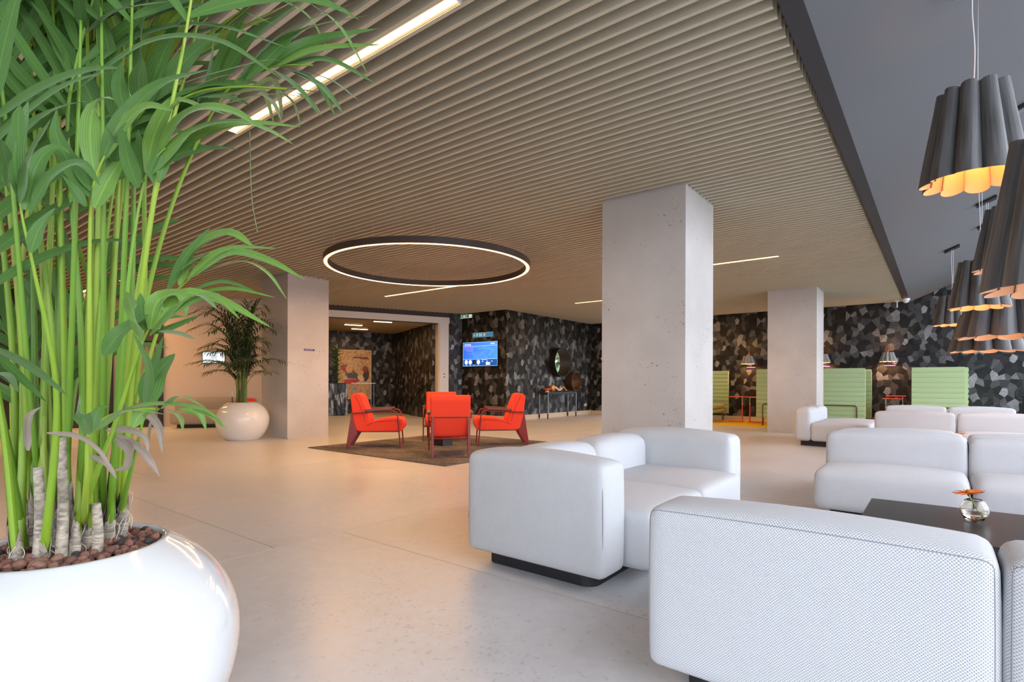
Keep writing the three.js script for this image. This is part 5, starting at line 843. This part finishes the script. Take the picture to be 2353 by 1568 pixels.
function frond(f, tone) {
  const pts = f.p.map((p) => V(p[0] - P0[0], p[1] - P0[1], p[2] - P0[2])), curve = new THREE.CatmullRomCurve3(pts, false, 'centripetal');
  const lens = curve.getLengths(200), tot = lens[200]; let s0 = 0; { let best = 9; for (let i = 0; i <= 200; i++) { const d = curve.getPoint(i / 200).distanceTo(pts[f.r]); if (d < best) { best = d; s0 = lens[i] / tot; } } }
  const thick = f.t === 'stem' ? 0.0085 + r5() * 0.0025 : 0.010, sk = Math.floor(r5() * 3), st = part('frond', taper(curve, thick, 0.0015, 56), stemMats[sk], palm); sleeve(f.p, thick);
  const N = f.n, mats = TONE[f.t];
  const add = (g) => { if (leafletCount < 296) { leafletCount++; part('leaflet', g, mats, st); } else mass.push(g); };
  for (let i = 0; i < N; i++) for (const sd of [-1, 1]) {
    const q = (i + 0.25 + (sd > 0 ? 0.22 : 0) + (r5() - 0.5) * 0.2) / N, s = s0 + (1 - s0) * Math.min(0.985, q * 0.98), u = s, p = curve.getPointAt(u), t = curve.getTangentAt(u);
    const side = new THREE.Vector3().crossVectors(t, toCam).normalize().multiplyScalar(sd), ang = THREE.MathUtils.degToRad(THREE.MathUtils.lerp(f.a[0], f.a[1], q) + (r5() - 0.5) * 10);
    const dir = t.clone().multiplyScalar(Math.cos(ang)).addScaledVector(side, Math.sin(ang)).addScaledVector(toCam, (r5() - 0.42) * 0.55), L = f.l * (0.72 + 0.42 * Math.sin(Math.PI * Math.min(1, 0.15 + q * 0.8))) * (0.9 + r5() * 0.2);
    const nh = toCam.clone().addScaledVector(V(0, 1, 0), 0.35 + r5() * 0.5).addScaledVector(side, (r5() - 0.5) * 0.9);
    add(leafBlade(p.toArray(), dir.toArray(), L, f.w * (0.85 + r5() * 0.3), f.d * (0.7 + r5() * 0.6), nh.toArray(), 11, 0.22, (r5() - 0.5) * 0.8));
  }
  add(leafBlade(curve.getPointAt(1).toArray(), curve.getTangentAt(1).toArray(), f.l * 0.8, f.w * 0.8, f.d * 0.8, toCam.toArray(), 11));
}
// a leaf along given points
function leafAlong(pts, W, n0, seg = 14, fold = 0.2, dry = 0) {
  const c = new THREE.CatmullRomCurve3(pts.map((p) => V(p[0] - P0[0], p[1] - P0[1], p[2] - P0[2])), false, 'centripetal'), P = [], U = [], I = [];
  for (let k = 0; k <= seg; k++) {
    const s = k / seg, p = c.getPointAt(s), t = c.getTangentAt(s), side = new THREE.Vector3().crossVectors(t, n0).normalize(), nn = new THREE.Vector3().crossVectors(side, t).normalize(); if (dry) side.applyAxisAngle(t, dry * Math.sin(s * 4));
    const w = W * 0.5 * (s < 0.32 ? 0.22 + 0.78 * Math.sin(s / 0.32 * Math.PI / 2) : Math.pow(Math.cos((s - 0.32) / 0.68 * Math.PI / 2), 0.8)) + 0.0004;
    for (const q of [-1, -0.5, 0, 0.5, 1]) { const e = Math.abs(q) * fold * w + (Math.abs(q) === 0.5 ? 0.05 * w : 0); P.push(p.x + side.x * w * q + nn.x * e, p.y + side.y * w * q + nn.y * e, p.z + side.z * w * q + nn.z * e); U.push(q * 0.5 + 0.5, s); }
  }
  for (let k = 0; k < seg; k++) for (let q = 0; q < 4; q++) { const a = k * 5 + q; I.push(a, a + 1, a + 5, a + 1, a + 6, a + 5); }
  const g = new THREE.BufferGeometry(); g.setAttribute('position', new THREE.Float32BufferAttribute(P, 3)); g.setAttribute('uv', new THREE.Float32BufferAttribute(U, 2)); g.setIndex(I); g.computeVertexNormals(); return g;
}
for (const f of PALM) {
  const curve = new THREE.CatmullRomCurve3(f.p.map((p) => V(p[0] - P0[0], p[1] - P0[1], p[2] - P0[2])), false, 'centripetal');
  const st = part('frond', taper(curve, 0.0105, 0.0018, 56), stemMats[Math.floor(r5() * 3)], palm); sleeve(f.p, 0.0105);
  for (const [pts, w, t] of f.leaves) { leafletCount++; part('leaflet', leafAlong(pts, w, toCam.clone().add(V((r5() - 0.5) * 0.5, 0.25 + r5() * 0.6, (r5() - 0.5) * 0.9))), TONE[t], st); }
}
for (const f of FRONDS) frond(f);
if (mass.length) { const m = part('leaflet_mass', merge(mass), TONE.mid, palm); m.userData.kind = 'stuff'; }
// dry leaves and husks at the foot
for (const [pts, w] of DRY) part('dry_leaf', leafAlong(pts, w, toCam.clone().add(V(0.1, 0.5, 0.1)), 16, 0.45, 0.9), TONE.dry, palm, 'withered brown leaf');
part('loose_fibre', tube(STRAND.map((p) => [p[0] - P0[0], p[1] - P0[1], p[2] - P0[2]]), 0.0012, 40, 5), TONE.olive, palm, 'thin fibre hanging from a frond');
for (const [x, z, h] of [[0.075, 0.035, 0.33], [0.055, 0.075, 0.26], [0.10, -0.03, 0.16]]) part('cane', taper(new THREE.CatmullRomCurve3([V(x, 0, z), V(x + 0.006, h * 0.5, z - 0.004), V(x + 0.004, h, z)]), 0.0135, 0.010, 20, 9), bark, palm, 'old brown cane');
// small palm in the white bowl by the column
single('planter', bowlGeo(1.1), std({ color: lin(0.80, 0.78, 0.74), roughness: 0.10 }), 'smaller-looking white bowl planter beside the column, holding the dense dark palm', 'planter').position.set(-9.83, 0, -4.74);
{ const s = single('potting_soil', cyl(0.232, 0.232, 0.05, 0, 0, 0, 40), M.soil, 'brown soil in the white bowl beside the column', 'soil'); s.position.set(-9.83, 0.63, -4.74); s.userData.kind = 'stuff';
  const g = thing('water_gauge', 'thin water gauge stick in the bowl of the dense dark palm', 'gauge', [-9.93, 0.655, -4.60]); part('stick', cyl(0.008, 0.008, 0.11, 0, 0.055, 0, 8), M.black, g); part('tube', cyl(0.006, 0.006, 0.10, 0, 0.16, 0, 8), M.white, g); }
{
  const p = thing('potted_palm', 'dense dark green palm in the white bowl beside the column', 'palm', [-9.83, 0.655, -4.74]), r = mulberry(55);
  const dk = [leafy(0.020, 0.060, 0.012, 0.1), leafy(0.045, 0.11, 0.018, 0.15)], sm = std({ color: lin(0.16, 0.22, 0.04), roughness: 0.5 });
  for (let i = 0; i < 46; i++) {
    const a = i * 2.39996, h = 0.45 + (i / 46) * 1.15 + r() * 0.15, out = 0.38 + r() * 0.42 + (i % 5 === 0 ? 0.1 : 0), c = Math.cos(a), s = Math.sin(a) < -0.2 ? -0.2 + (Math.sin(a) + 0.2) * 0.25 : Math.sin(a), b = 0.02 + r() * 0.10;
    const curve = new THREE.CatmullRomCurve3([V(c * b, 0, s * b), V(c * b * 1.2, h * 0.55, s * b * 1.2), V(c * out * 0.45, h * 0.95, s * out * 0.45), V(c * out * 0.85, h * 1.08, s * out * 0.85), V(c * (out + 0.16), h * 1.02, s * (out + 0.16))]);
    const gs = [], N = 15; for (let k = 0; k < N; k++) for (const sd of [-1, 1]) { const q = (k + 0.5) / N, u = 0.42 + 0.57 * q, pp = curve.getPointAt(u), t = curve.getTangentAt(u), side = new THREE.Vector3().crossVectors(t, V(0, 1, 0)).normalize().multiplyScalar(sd), an = THREE.MathUtils.degToRad(58 - 32 * q); gs.push(leafBlade(pp.toArray(), t.clone().multiplyScalar(Math.cos(an)).addScaledVector(side, Math.sin(an)).add(V(0, 0.15, 0)).toArray(), (0.30 - 0.14 * Math.abs(q - 0.4)) * (0.85 + r() * 0.3), 0.026, 0.55 + r() * 0.5, [0, 1, 0], 5)); }
    const st = part('frond', taper(curve, 0.008, 0.0015, 20, 5), sm, p); const m = part('leaflets', merge(gs), dk[i % 3 === 0 ? 1 : 0], st); m.userData.kind = 'stuff';
  }
}

scene.traverse((o) => { if (o.isMesh) { o.castShadow = true; o.receiveShadow = true; } if (o.isPointLight || o.isSpotLight) o.castShadow = true; });
renderer.render(scene, camera);
